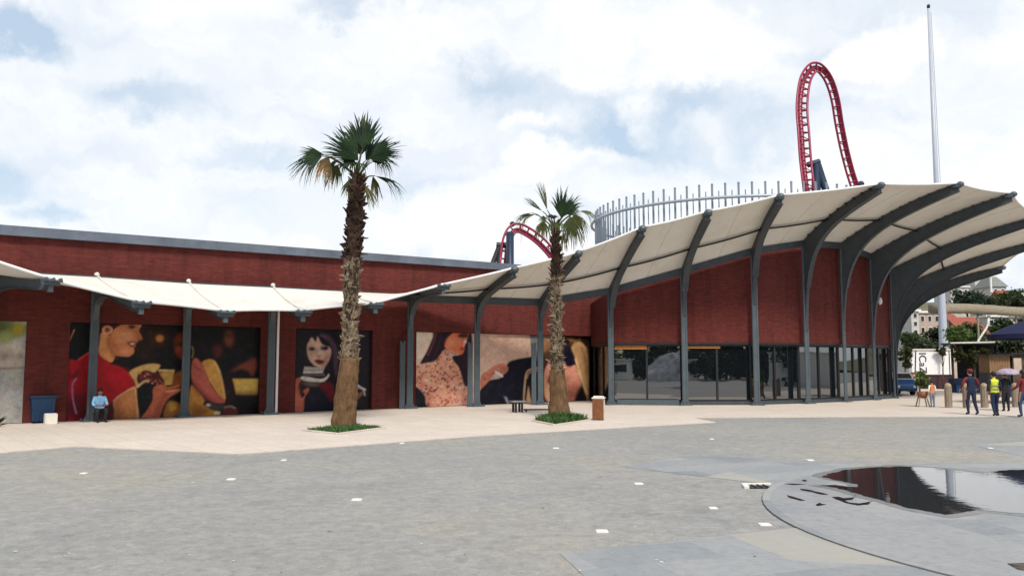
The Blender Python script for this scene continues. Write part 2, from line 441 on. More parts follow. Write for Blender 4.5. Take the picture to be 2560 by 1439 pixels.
#%%PART2
# ------------------------------------------------------------------ sky and sun
SUN_DIR = Vector((.14, -.60, .79)).normalized()       # towards the sun
SUN_EL = math.asin(SUN_DIR.z); SUN_AZ = math.atan2(SUN_DIR.x, SUN_DIR.y)
def make_world():
    w = bpy.data.worlds.new('World'); scn.world = w; w.use_nodes = True
    nt = w.node_tree; nt.nodes.clear()
    out = N(nt, 'ShaderNodeOutputWorld'); bg = N(nt, 'ShaderNodeBackground'); bg.inputs['Strength'].default_value = .1
    nt.links.new(bg.outputs[0], out.inputs[0])
    sky = N(nt, 'ShaderNodeTexSky'); sky.sky_type = 'NISHITA'; sky.sun_disc = False
    sky.sun_elevation = SUN_EL; sky.sun_rotation = SUN_AZ; sky.air_density = 1.0; sky.dust_density = 1.5; sky.ozone_density = 1.5
    tc = N(nt, 'ShaderNodeTexCoord'); d = tc.outputs['Generated']
    # wobble so that the cloud edges are ragged
    wn = N(nt, 'ShaderNodeTexNoise', Scale=9.0, Detail=9.0, Roughness=.62); nt.links.new(d, wn.inputs[0])
    wob = N(nt, 'ShaderNodeVectorMath', operation='MULTIPLY_ADD'); wob.inputs[1].default_value = (.15,) * 3
    nt.links.new(wn.outputs['Color'], wob.inputs[0])
    off = N(nt, 'ShaderNodeVectorMath', operation='ADD'); off.inputs[1].default_value = (-.075,) * 3
    nt.links.new(d, wob.inputs[2]); nt.links.new(wob.outputs[0], off.inputs[0]); dw = off.outputs[0]
    mp = N(nt, 'ShaderNodeMapping'); mp.inputs['Scale'].default_value = (1.0, 1.0, 2.6); mp.inputs['Location'].default_value = (.3, 1.7, .2)
    nt.links.new(dw, mp.inputs[0])
    f1 = N(nt, 'ShaderNodeTexNoise', Scale=3.2, Detail=10.0, Roughness=.6); nt.links.new(mp.outputs[0], f1.inputs[0])
    dens = N(nt, 'ShaderNodeMapRange'); dens.inputs[1].default_value = .40; dens.inputs[2].default_value = .56
    dens.inputs[3].default_value = .70; dens.inputs[4].default_value = 1.0
    nt.links.new(f1.outputs['Fac'], dens.inputs[0]); cur = dens.outputs[0]
    def blob(px, py, wx, wz, amt, hard=.2):
        nonlocal cur
        c = ray(px, py).normalized()
        sx = F / wx; sz = F / wz
        s = N(nt, 'ShaderNodeVectorMath', operation='SUBTRACT'); s.inputs[1].default_value = c; nt.links.new(dw, s.inputs[0])
        m = N(nt, 'ShaderNodeVectorMath', operation='MULTIPLY'); m.inputs[1].default_value = (sx, sx, sz); nt.links.new(s.outputs[0], m.inputs[0])
        l = N(nt, 'ShaderNodeVectorMath', operation='LENGTH'); nt.links.new(m.outputs[0], l.inputs[0])
        r = N(nt, 'ShaderNodeMapRange'); r.interpolation_type = 'SMOOTHSTEP'
        r.inputs[1].default_value = hard; r.inputs[2].default_value = 1.0; r.inputs[3].default_value = amt; r.inputs[4].default_value = 0.0
        nt.links.new(l.outputs['Value'], r.inputs[0])
        a = N(nt, 'ShaderNodeMath', operation='ADD'); a.use_clamp = False
        nt.links.new(cur, a.inputs[0]); nt.links.new(r.outputs[0], a.inputs[1]); cur = a.outputs[0]
    for b in SKY_BLOBS: blob(*b)
    cl = N(nt, 'ShaderNodeClamp'); nt.links.new(cur, cl.inputs[0])
    # cloud shade: soft pale grey undersides
    f2 = N(nt, 'ShaderNodeTexNoise', Scale=4.5, Detail=6.0, Roughness=.55)
    mp2 = N(nt, 'ShaderNodeMapping'); mp2.inputs['Scale'].default_value = (1, 1, 2.4); mp2.inputs['Location'].default_value = (4.1, .2, 2.2)
    nt.links.new(dw, mp2.inputs[0]); nt.links.new(mp2.outputs[0], f2.inputs[0])
    r = ramp(nt, [(.36, (.80, .85, .93)), (.5, (.94, .96, .985)), (.62, (1, 1, 1))]); nt.links.new(f2.outputs['Fac'], r.inputs[0])
    sc = N(nt, 'ShaderNodeVectorMath', operation='SCALE'); sc.inputs['Scale'].default_value = CLOUD_L
    nt.links.new(r.outputs[0], sc.inputs[0])
    hazed = mixc(nt, .62, sky.outputs[0], (5.0, 6.0, 6.9))
    c = mixc(nt, cl.outputs[0], hazed, sc.outputs[0])
    # unseen sky behind the camera set to plain blue, to dim light under the canopy
    dt = N(nt, 'ShaderNodeVectorMath', operation='DOT_PRODUCT'); dt.inputs[1].default_value = (0, -.92, .38); nt.links.new(dw, dt.inputs[0])
    mk = N(nt, 'ShaderNodeMapRange'); mk.interpolation_type = 'SMOOTHSTEP'
    mk.inputs[1].default_value = -.1; mk.inputs[2].default_value = .5; mk.inputs[3].default_value = 0.0; mk.inputs[4].default_value = .88
    nt.links.new(dt.outputs['Value'], mk.inputs[0])
    c = mixc(nt, mk.outputs[0], c, sky.outputs[0])
    nt.links.new(c, bg.inputs['Color'])
# (pixel centre, half width, half height, amount) of clear gaps (-) and bright heads (+), as directions in the sky
CLOUD_L = 7.6
SKY_BLOBS = [
    (1620, 330, 520, 170, -.75), (1250, 230, 260, 110, -.35), (1950, 190, 200, 90, -.6), (1480, 330, 190, 70, -.4),
    (20, 95, 120, 70, -.95), (150, 540, 105, 42, -.85), (340, 255, 240, 75, -.6, .1), (880, 20, 220, 55, -.5),
    (30, 450, 80, 50, -.55), (1230, 190, 160, 70, -.3), (600, 405, 200, 45, -.45), (1060, 450, 100, 60, -.35),
    (1440, 315, 130, 66, .75, .1), (1330, 310, 110, 50, .6, .1), (1605, 290, 90, 66, .75, .1), (2215, 130, 120, 90, 1.0, .1),
    (1930, 215, 150, 90, .7, .1), (1690, 150, 320, 110, .6, .3), (2110, 170, 60, 60, .7, .3), (1790, 345, 130, 60, .45, .1),
    (1400, 400, 260, 50, .45, .3),
]
make_world()
sd = bpy.data.lights.new('sun', 'SUN'); sd.energy = 2.6; sd.angle = R(12); sd.color = (1, .95, .87)
so = bpy.data.objects.new('sun', sd); COL.objects.link(so)
so.rotation_euler = SUN_DIR.to_track_quat('Z', 'Y').to_euler(); so.location = SUN_DIR * 60
vs = scn.view_settings; vs.view_transform = 'Standard'; vs.look = 'None'; vs.gamma = 1; vs.use_curve_mapping = False; vs.exposure = 0.5

# ------------------------------------------------------------------ ground
def sheet(name, poly, z, mat, label, cat, z0=None):
    mb = MB()
    pts = [(p[0], p[1]) for p in poly]
    if z0 is None: mb.face([(x, y, z) for x, y in pts])
    else: mb.prism(pts, z0, z)
    o = mb.build(name, mat)
    return struct(o, label, cat)
sheet('ground', [(-400, -250), (500, -250), (500, 700), (-400, 700)], 0, M['ground'], 'grey aggregate plaza ground with faint tan stains in front of the building', 'ground')
edge = [(-420, 1172), (185, 1117), (600, 1136), (1200, 1090), (1790, 1056), (1730, 1044.5), (2150, 1042), (2560, 1041), (3000, 1040)]
pv = [G(*e) for e in edge] + [(75, 70), (-40, 70)]
sheet('pavement', pv, .022, M['pave'], 'cream stone pavement with zigzag front edge running along the building', 'pavement', -.05)
sheet('slate_paving', [G(*q) for q in [(1545, 1165), (1740, 1137), (1900, 1147), (2120, 1160), (2200, 1180), (2100, 1215), (1960, 1225), (1915, 1208.5), (1750, 1190)]], .004, M['slate'],
      'pale slate paving wedge pointing left above the round drain corner', 'paving')
sheet('slate_paving', [G(*q) for q in [(1400, 1384), (1640, 1357), (1965, 1321), (2300, 1300), (3000, 1330), (3300, 1800), (1700, 1660)]], .005, M['slate'],
      'wide slate paving wedge in front of the round paved disc, with a sandy slab at its tip', 'paving')
sheet('slate_paving', [G(*q) for q in [(2425, 1112), (2560, 1103), (2900, 1108), (2900, 1150), (2560, 1140)]], .004, M['slate'],
      'small slate paving wedge beyond the puddle at the far rim of the disc', 'paving')
cir = lambda r, n=96: [(DISC[0] + r * math.cos(2 * math.pi * k / n), DISC[1] + r * math.sin(2 * math.pi * k / n)) for k in range(n)]
sheet('slate_ring', cir(DISC_R + .012), .0065, simple('joint_dirt', (.06, .06, .06), .9), 'dark joint line around the round slate disc', 'paving joint')
sheet('slate_disc', cir(DISC_R), .02, M['disc'], 'round slate disc laid in rings around the puddle', 'paving', -.05)
Z8 = lambda q: G(1900 + q[0] / 3.879, 1120 + q[1] / 3.879, .026)
def wobble(pts, n=4, amp=.03, seed=0):
    r = random.Random(seed); out = []
    for i, p in enumerate(pts):
        q = pts[(i + 1) % len(pts)]; L = (q - p).length
        for k in range(n):
            t = k / n; v = p.lerp(q, t)
            if k: v += Vector((r.uniform(-1, 1), r.uniform(-1, 1), 0)) * min(amp, L * .06)
            out.append(v)
    return out
pud = [(600, 275), (700, 235), (830, 205), (1000, 192), (1350, 172), (1600, 185), (1800, 200), (2030, 228), (2150, 236), (2350, 212), (2560, 205), (2900, 240), (2950, 560),
       (2700, 640), (2420, 622), (2250, 604), (2100, 592), (1960, 618), (1800, 640), (1600, 605), (1400, 567), (1270, 527), (1130, 487), (1000, 457), (850, 407), (720, 377), (590, 356), (720, 352), (850, 368), (960, 374), (940, 345), (760, 310)]
damp = [Z8(q) for q in pud]; dc = sum(damp, Vector()) / len(damp)
sheet('damp_margin', wobble([dc + (q - dc) * 1.05 + (q - dc).normalized() * .12 for q in damp], 4, .10, 8), .0225, M['damp'], 'dark damp margin of the slate around the large puddle', 'damp paving')
sheet('puddle', wobble([Z8(q) for q in pud], 6, .09, 3), .026, M['water'], 'large still rain puddle on the slate disc mirroring sky and building', 'puddle')
small = [([(390, 388), (480, 398), (560, 418), (665, 446), (600, 444), (500, 420), (400, 402)], 'long thin puddle just left of the large puddle'),
         ([(262, 450), (360, 478), (445, 500), (395, 503), (295, 478)], 'short puddle sliver nearest the left rim of the disc'),
         ([(540, 542), (580, 522), (600, 535), (645, 540), (560, 554)], 'tiny arrow shaped puddle below the thin slivers'),
         ([(695, 468), (760, 466), (820, 480), (915, 468), (900, 492), (820, 504), (860, 520), (960, 530), (1095, 508), (1050, 541), (950, 549), (850, 530), (770, 500)], 'ragged puddle just below the large puddle edge'),
         ([(400, 308), (435, 300), (462, 312), (430, 318)], 'tiny dark puddle spot at the top left of the disc'),
         ([(230, 340), (330, 339), (450, 345), (320, 351)], 'hairline puddle along the upper left of the disc')]
for q, l in small:
    sheet('puddle', wobble([Z8(a) for a in q], 3, .02, 5), .024, M['water'], l, 'puddle')
sheet('puddle', [G(*q, .0) for q in [(2518, 1413), (2560, 1411), (2640, 1420), (2600, 1436), (2545, 1428)]], .0245 if False else .024, M['water'], 'dark puddle at the lower right corner of the paving', 'puddle')
sheet('hillside', [(30, 150), (300, 150), (420, 420), (-60, 420), (-20, 240)], .0, M['leaf_dark'], 'flat ground at the foot of the hill', 'ground') if False else None

# square white marker plates set in the ground
lights_all = [(210, 1183, 'far left under the zigzag edge'), (578, 1198, 'below the pavement point at left'), (892, 1249, 'nearest in the left half of the plaza'), (1597, 1209, 'left of the slate wedge tip'),
          (1505, 1328, 'nearest of all, left of the slate wedges'), (1912, 1311, 'close to the disc rim'), (1783, 1270, 'dim between drain and disc rim'), (2025, 1150, 'beyond the slate wedge'),
          (1390, 1120, 'below the shorter palm'), (1005, 1108, 'by the pavement right of the tall palm'), (710, 1150, 'just right of the pavement point'), (1148, 1106, 'by the pavement between the palms'),
          (2475, 1120, 'far right beyond the puddle'), (1779, 1097, 'beyond the pavement notch'), (985, 1137, 'faint one in the middle of the plaza'), (1645, 1137, 'faint one above the slate tip'), (2400, 1097, 'farthest right')]
lights = [q for q in lights_all if q[0] not in (1645, 985, 2400, 1148)]
for k, (x, y, l) in enumerate(lights):
    p = G(x, y)
    t = thing('ground_marker', 'square white plate in the plaza, ' + l, 'ground marker', p, 'white marker plates in the plaza')
    s = .13 if x in (578, 892, 1597, 1505, 1912, 2025, 1390) else .10
    a = MB(); a.box(p + Vector((0, 0, .005)), (s + .02, s + .02, .010)); a.build('rim', M['offwhite'], t)
    b = MB(); b.box(p + Vector((0, 0, .010)), (s, s, .013)); b.build('plate', M['white'], t, bevel=.003)
# drain hole beside the disc 
p = G(1893, 1217)
t = thing('drain', 'small open drain with broken stone edge at the rim of the slate disc', 'drain', p)
a = MB(); a.box(p + Vector((0, 0, .006)), (.42, .34, .014)); a.build('pit', M['blackm'], t)
a = MB(); a.bar(p + Vector((-.23, -.2, .02)), p + Vector((-.17, .2, .02)), .09, .05); a.bar(p + Vector((-.17, .2, .02)), p + Vector((.3, .22, .02)), .07, .04); a.build('edge_stone', M['offwhite'], t, bevel=.01)
a = MB()
for k in range(4): a.bar(p + Vector((-.16 + k * .1, -.15, .022)), p + Vector((-.16 + k * .1, .15, .022)), .02, .02)
a.build('grate', M['blackm'], t)

rl = random.Random(77)
lm = [M['offwhite'], M['wood'], M['blackm'], M['soil']]
a = MB()
for k in range(420):
    y = 6.5 + 26 * rl.random() ** 1.6; x = rl.uniform(-.68, .66) * y; s = rl.uniform(.008, .028) * (1.5 if rl.random() < .1 else 1)
    if (x - DISC[0]) ** 2 + (y - DISC[1]) ** 2 < (DISC_R + .2) ** 2: continue
    an = rl.uniform(0, 6.28); q = Vector((x, y, .011)); u = Vector((math.cos(an), math.sin(an), 0)) * s; v = Vector((-u.y, u.x, 0)) * rl.uniform(.3, .9)
    mi = rl.choice((0, 0, 1, 1, 2, 3)); a.face([q - u, q + v, q + u * rl.uniform(.6, 1.1), q - v * rl.uniform(.5, 1.2)], None, mi)
o = a.build('litter', lm, None); o['label'] = 'tiny scraps and leaf bits scattered over the plaza'; o['category'] = 'litter'; o['kind'] = 'stuff'
# ------------------------------------------------------------------ canopy geometry
DIRW = Vector((.777, .629, 0)).normalized(); NRM = Vector((DIRW.y, -DIRW.x, 0))   # hall front and its outward normal
C1 = Vector((-14.9, 30.0, 0))
cols = [C1 - DIRW * 6.7, C1 - DIRW * 3.35, C1]
for X, Y in [(-12.45, 32.2), (-9.7, 33.95), (-7.05, 36.1), (-4.62, 38.2), (-1.65, 39.9), (1.4, 41.6), (4.87, 41.5), (8.4, 41.0), (11.9, 41.1), (14.95, 42.7), (17.6, 44.6), (20.15, 46.9), (22.3, 49.3), (23.9, 52.5), (25.1, 55.5)]:
    cols.append(Vector((X, Y, 0)))
# index i: 2 = first column seen at left ... 17 = last hidden one
hB = [5.1, 5.1, 5.12, 5.1, 5.1, 5.1, 5.1, 5.12, 5.15, 5.7, 6.65, 7.65, 8.25, 8.4, 8.1, 7.5, 6.6, 5.9]
node_px = [(-150, 600), (125, 700), (352, 757), (563, 780), (757, 779), (938, 760), (1107, 714), (1285, 672), (1445, 632), (1605, 570), (1770, 530), (1950, 490), (2200, 462), (2397, 460), (2530, 485), (2600, 541), (2600, 602), (2505, 668)]
LEN = [3.4, 3.4, 3.6, 3.5, 3.3, 3.2, 3.2, 3.2, 3.4, 3.5, 3.5, 3.7, 4.6, 5.85, 7.1, 7.7, 8.2, 6.6]
def solve_node(i):
    c, L, (px, py) = cols[i], LEN[i], node_px[i]
    best, ref = None, math.atan2(NRM.x, -NRM.y) if i < 8 else {8: .5, 9: .3, 10: .1, 11: 0.0, 12: .45, 13: .8, 14: .95, 15: 1.15, 16: 1.3, 17: 1.2}[i]
    for k in range(-400, 401):
        a = ref + k * .0035
        X, Y = c.x + L * math.sin(a), c.y - L * math.cos(a)
        z = HZ(py, Y); e = abs(proj((X, Y, z))[0] - px)
        s = e + abs(k) * .01
        if best is None or s < best[0]: best = (s, Vector((X, Y, z)), a, e)
    return best
nodes = []
for i in range(len(cols)):
    s, n, a, e = solve_node(i); nodes.append(n)
    print('node', i, tuple(round(q, 2) for q in n), 'ang', round(math.degrees(a)), 'err', round(e, 1))
camber = [0, 0, 0, 0, 0, 0, .03, .06, .1, .12, .15, .2, .28, .3, .3, .3, .3, .3]
tops = [Vector((c.x, c.y, h)) for c, h in zip(cols, hB)]
def rib(i, s):
    p = tops[i].lerp(nodes[i], s); p.z += camber[i] * 4 * s * (1 - s)
    if i < 6: p.z -= .10 * 4 * s * (1 - s)
    return p
canopy = thing('tensile_canopy', 'long twisted white membrane canopy on grey steel columns and curved arms along the brick building', 'canopy', (0, 42, 0))
# membrane
mb = MB(); NS, NT = 10, 8; idx = {}
def mpt(i, s, t):
    if t == 0: p = rib(i, s)
    else:
        a, b = rib(i, s), rib(i + 1, s); bell = 4 * t * (1 - t)
        se = s * (1 - (.03 if i > 6 else .05) * bell)
        a, b = rib(i, se), rib(i + 1, se); p = a.lerp(b, t)
        p.z -= .03 * bell * math.sin(math.pi * s)
    return p + Vector((0, 0, .05))
for i in range(len(cols) - 1):
    for j in range(NS + 1):
        for k in range(NT + 1):
            key = (i, j, k) if k < NT else (i + 1, j, 0)
            if key not in idx:
                idx[key] = len(mb.v); mb.v.append(mpt(key[0], j / NS, key[2] / NT) if key[2] or True else None)
for i in range(len(cols) - 1):
    for j in range(NS):
        for k in range(NT):
            q = lambda J, K: idx[(i, J, K) if K < NT else (i + 1, J, 0)]
            mb.f.append([q(j, k), q(j, k + 1), q(j + 1, k + 1), q(j + 1, k)])
mem = mb.build('membrane', M['membrane'], canopy, smooth=True)
a = MB()
for i in range(len(cols) - 1):                      # hem along the outer edge, and welded seams over the ribs
    a.tube([mpt(i, 1, k / NT) if k < NT else mpt(i + 1, 1, 0) for k in range(NT + 1)], .055, 6)
a.build('edge_hem', M['white'], mem, smooth=True)
a = MB()
for i in range(len(cols)):
    a.tube([rib(i, s / 8) + Vector((0, 0, .07)) for s in range(9)], .05, 6)
    if i < 7: a.sphere(rib(i, 0) + Vector((0, 0, .1)), .1, 8, 5)
for i in range(6, len(cols) - 1):
    for t_ in (4,): a.tube([mpt(i, s / 8, t_ / NT) + Vector((0, 0, -.004)) for s in range(9)], .014, 5)
a.build('seam_cord', M['membrane'], mem, smooth=True)
# arms
def bez(p, t):
    u = 1 - t
    return [u ** 3 * p[0][k] + 3 * u * u * t * p[1][k] + 3 * u * t * t * p[2][k] + t ** 3 * p[3][k] for k in (0, 1)]
for i, c in enumerate(cols):
    n = nodes[i]; out = Vector((n.x - c.x, n.y - c.y, 0)); L = out.length; out.normalize()
    side = Vector((out.y, -out.x, 0))
    H, Z = hB[i], n.z
    if i >= 14: hc = H - 4.9
    elif i >= 12: hc = H - 4.6
    elif i >= 9: hc = H - (1.6 + .45 * (H - 5.1))
    else: hc = H - 1.5
    if i < 6: ctrl = [(.07, hc), (.16, H - .35), (.25 * L, H - .55), (L, Z - .22)]
    else: ctrl = [(.07, hc), (.18, H + .02 if i > 8 else H - .2), (.22 * L, H + .26 * (Z - H) - .1), (L, Z - .32)]
    if i in (12, 13): ctrl = [(.07, hc), (.18, H - .15), (.20 * L, H + .25 * (Z - H) - .10), (L, Z - .33)]
    if i >= 14: ctrl = [(.07, hc), (.2, H - .35), (.20 * L, H + .20 * (Z - H) - .18), (L, Z - .33)]
    low = [bez(ctrl, k / 20) for k in range(21)]
    up = []
    for k in range(13):
        s = k / 12; q = rib(i, s); up.append((L * s, q.z + .02))
    # keep the lower edge clear of the upper one
    def upz(x):
        s = max(0, min(1, x / L)); return rib(i, s).z - .02
    low = [(x, min(z, upz(x) - (.30 if i > 6 else .24))) for x, z in low]
    outline = [(-.07, hc)] + low + up[::-1] + [(-.07, H - .04)]
    pts = [Vector((c.x, c.y, 0)) + out * x + Vector((0, 0, z)) for x, z in outline]
    m = MB(); m.plate(pts, side, .2)
    arm = m.build('arm', M['steel_dark'] if i > 6 else M['steel'], canopy, bevel=.015)
    fl = MB()                                         # flange along the lower edge
    seq = [Vector((c.x, c.y, 0)) + out * x + Vector((0, 0, z - .02)) for x, z in low]
    for p0, p1 in zip(seq[4:-1], seq[5:]): fl.bar(p0, p1, .31 if i > 6 else .26, .04)
    fl.build('flange', M['steel_dark'], arm)
    if i > 11:                                        # lacing that ties the membrane down along both sides of the arm
        lc = MB(); ns = int(L / .42)
        for k in range(1, ns):
            s = k / ns; q = rib(i, s)
            for w in (-.15, .15): lc.box(q + side * w + Vector((0, 0, -.03)), (.09, .10, .11), out)
        lc.build('lacing', M['steel_dark'], arm)
    # clamp at the tip
    k = MB(); tip = n + Vector((0, 0, -.02))
    if i < 7:
        k.box(tip + out * .05 + Vector((0, 0, -.06)), (.14, .55, .16), out)
        for q in (-.24, 0, .24):
            k.tube([tip + side * q + out * -.06 + Vector((0, 0, .0)), tip + side * q + out * .22 + Vector((0, 0, .05))], .05, 6)
        k.tube([tip + side * -.3 + out * .18, tip + side * .3 + out * .18], .04, 6)
        k.box(tip + out * .02 + Vector((0, 0, -.22)), (.10, .16, .26), out)
    else:
        k.sphere(tip + out * .06 + Vector((0, 0, .0)), (.19, .19, .15), 10, 6)
        k.box(tip + out * -.12 + Vector((0, 0, -.05)), (.36, .34, .2), out)
    k.build('clamp', M['steel'], arm)
    # column: two tubes and a web, standing on a bolted plate
    co = MB()
    tl = side if i < 12 else side
    for q, top in ((-.095, H - .03), (.095, H - .03)):
        co.tube([c + tl * q + Vector((0, 0, .02)), c + tl * q + Vector((0, 0, top))], .062, 10)
    co.box(c + Vector((0, 0, H / 2)), (.12, .06, H - .1), tl)
    col = co.build('column', M['steel'], canopy, smooth=False)
    if i in (6, 7, 8):
        cp = MB()
        for q in (.30, .46):
            cp.tube([c + tl * q + Vector((0, 0, .02)), c + tl * q + Vector((0, 0, 3.05))], .055, 10)
        cp.box(c + tl * .38 + Vector((0, 0, 1.5)), (.10, .05, 2.9), tl)
        cp.build('companion_post', M['steel'], canopy)
    if i in (4,):
        cp = MB(); cp.tube([c - tl * .26 + Vector((0, 0, .02)), c - tl * .26 + Vector((0, 0, 4.6))], .05, 8); cp.build('downpipe', M['white'], canopy)
    bp = MB(); bp.box(c + Vector((0, 0, .055)), (.62, .46, .07), tl)
    for q in (-.26, .26): bp.plate([c + tl * q + Vector((0, 0, .08)), c + tl * q * .45 + Vector((0, 0, .34)), c + tl * q * .45 + Vector((0, 0, .08))], out, .03)
    for q in (-.26, .26):
        for w in (-.17, .17): bp.tube([c + tl * q + out * w + Vector((0, 0, .08)), c + tl * q + out * w + Vector((0, 0, .14))], .03, 6)
    bp.build('base_plate', M['steel'], col)
# ring beam between the column heads and tie rod half way out
a = MB()
for i in range(len(cols) - 1):
    a.bar(tops[i] + Vector((0, 0, -.10)), tops[i + 1] + Vector((0, 0, -.10)), .20, .32)
a.build('ring_beam', M['steel_dark'], canopy)
a = MB()
for i in range(5, len(cols) - 1):
    s = .36
    a.tube([mpt(i, s, k / 6) + Vector((0, 0, -.13)) if k < 6 else mpt(i + 1, s, 0) + Vector((0, 0, -.13)) for k in range(7)], .05, 6)
a.build('tie_rod', M['blackm'], canopy, smooth=True)

# ------------------------------------------------------------------ building
def woff(t, o=0.0, z=0.0):                     # a spot t metres along the hall front, o behind the column line
    return C1 + DIRW * t - NRM * o + Vector((0, 0, z))
def wall_t(px, o):                             # where a picture column meets the hall front
    d = ray(px, 900); d.z = 0
    a = C1 - NRM * o; den = d.x * DIRW.y - d.y * DIRW.x
    return (a.y * d.x - a.x * d.y) / (-den) if den else 0
bld = thing('brick_building', 'red brick hall and rounded pavilion with dark glazing behind the canopy columns', 'building', (0, 48, 0))
O_UP, O_IN = .36, .52
T0, TE = -9.5, wall_t(1478, O_UP)
# roof edge height is read at both ends of the visible parapet
def roofz(t): return 6.42 + (t + 4) * (6.72 - 6.42) / 22
mb = MB()
def wseg(t0, t1, o, za0, za1, zb0, zb1):
    a, b = woff(t0, o), woff(t1, o)
    mb.face([a + Vector((0, 0, za0)), b + Vector((0, 0, zb0)), b + Vector((0, 0, zb1)), a + Vector((0, 0, za1))],
            [(t0, za0), (t1, zb0), (t1, zb1), (t0, za1)])
def face_uv(m, pts, uv): m.face(pts, uv)
ZT = 3.52
wseg(T0, 27.0, O_UP, ZT, roofz(T0), ZT, roofz(27.0))
wseg(T0, TE, O_IN, -.05, ZT + .02, -.05, ZT + .02)
face_uv(mb, [woff(T0, O_UP, ZT), woff(TE, O_UP, ZT), woff(TE, O_IN + .01, ZT), woff(T0, O_IN + .01, ZT)], [(T0, 0), (TE, 0), (TE, .2), (T0, .2)])
# left end, back and parapet thickness
A, B = woff(T0, O_UP), woff(T0, 14.0)
mb.face([B + Vector((0, 0, -.05)), A + Vector((0, 0, -.05)), A + Vector((0, 0, roofz(T0))), B + Vector((0, 0, roofz(T0)))], [(0, 0), (14, 0), (14, 6.4), (0, 6.4)])
A, B = woff(27.0, O_UP), woff(27.0, 14.0)
mb.face([A + Vector((0, 0, -.05)), B + Vector((0, 0, -.05)), B + Vector((0, 0, roofz(27))), A + Vector((0, 0, roofz(27)))], [(0, 0), (14, 0), (14, 6.4), (0, 6.4)])
A, B = woff(T0, 14.0), woff(27, 14.0)
mb.face([B + Vector((0, 0, -.05)), A + Vector((0, 0, -.05)), A + Vector((0, 0, roofz(T0))), B + Vector((0, 0, roofz(27)))], [(0, 0), (36, 0), (36, 6.4), (0, 6.4)])
mb.build('hall_wall', M['brick'], bld)
for x0, x1 in ((64, 172), (652, 739), (931, 1004)):
    t0, t1 = wall_t(x0, O_UP), wall_t(x1, O_UP)
    pm = MB()
    for o0, o1, ta, tb in ((O_UP + .003, O_UP + .003, t0, t1), (O_IN + .02, O_UP + .003, t0, t0), (O_UP + .003, O_IN + .02, t1, t1)):
        a, b = woff(ta, o0), woff(tb, o1); w = (b - a).length
        pm.face([a + Vector((0, 0, -.05)), b + Vector((0, 0, -.05)), b + Vector((0, 0, ZT)), a + Vector((0, 0, ZT))], [(ta, 0), (ta + w, 0), (ta + w, ZT), (ta, ZT)])
    pm.build('pilaster', M['brick'], bld)
a = MB()
p0, p1 = woff(T0 - .1, O_UP + .02, roofz(T0) + .15), woff(27.1, O_UP + .02, roofz(27) + .15)
a.bar(p0, p1, .42, .34); a.build('coping', M['coping'], bld)
a = MB()
q = [woff(T0, O_UP + .2, roofz(T0) - .1), woff(27, O_UP + .2, roofz(27) - .1), woff(27, 14, roofz(27) - .1), woff(T0, 14, roofz(T0) - .1)]
a.face(q); a.build('roof', M['coping'], bld)
# rounded pavilion
RE = woff(TE, O_UP)
dr = []
for i in range(9, 18):
    tn = (cols[min(i + 1, 17)] - cols[max(i - 1, 8)]).normalized(); nn = Vector((tn.y, -tn.x, 0))
    dr.append(cols[i] - nn * (.42 if i < 13 else .24 if i < 15 else .12))
drz = [hB[i] - .06 for i in range(9, 18)]
path = [RE] + dr + [Vector((24.5, 60, 0)), Vector((16, 66, 0)), Vector((4, 66, 0)), woff(27.0, 12, 0)]
pz = [5.3] + drz + [5.6, 5.6, 5.6, 5.6]
ZG = 3.06
mb = MB(); acc = 0
for k in range(len(path) - 1):
    a, b = path[k], path[k + 1]; w = (b - a).length
    z0 = ZG if k < 9 else -.05
    mb.face([a + Vector((0, 0, z0)), b + Vector((0, 0, z0)), b + Vector((0, 0, pz[k + 1])), a + Vector((0, 0, pz[k]))], [(acc, z0), (acc + w, z0), (acc + w, pz[k + 1]), (acc, pz[k])])
    acc += w
mb.build('pavilion_wall', M['brick'], bld)
a = MB()
for k in range(len(path) - 1):
    a.face([path[k] + Vector((0, 0, pz[k] - .02)), path[k + 1] + Vector((0, 0, pz[k + 1] - .02)), Vector((13, 54, 7.4))])
a.build('pavilion_roof', M['coping'], bld)
a = MB()                                            # soffit strip over the glazing and plinth below it
for k in range(9):
    p0, p1 = path[k], path[k + 1]; d = (p1 - p0).normalized(); nn = Vector((d.y, -d.x, 0))
    a.bar(p0 - nn * .12 + Vector((0, 0, ZG - .05)), p1 - nn * .12 + Vector((0, 0, ZG - .05)), .3, .1)
a.build('glazing_head', M['blackm'], bld)
a = MB()
for k in range(9):
    p0, p1 = path[k], path[k + 1]; d = (p1 - p0).normalized(); nn = Vector((d.y, -d.x, 0))
    a.bar(p0 - nn * .05 + Vector((0, 0, .10)), p1 - nn * .05 + Vector((0, 0, .10)), .3, .2)
a.build('plinth', M['steel_dark'], bld)
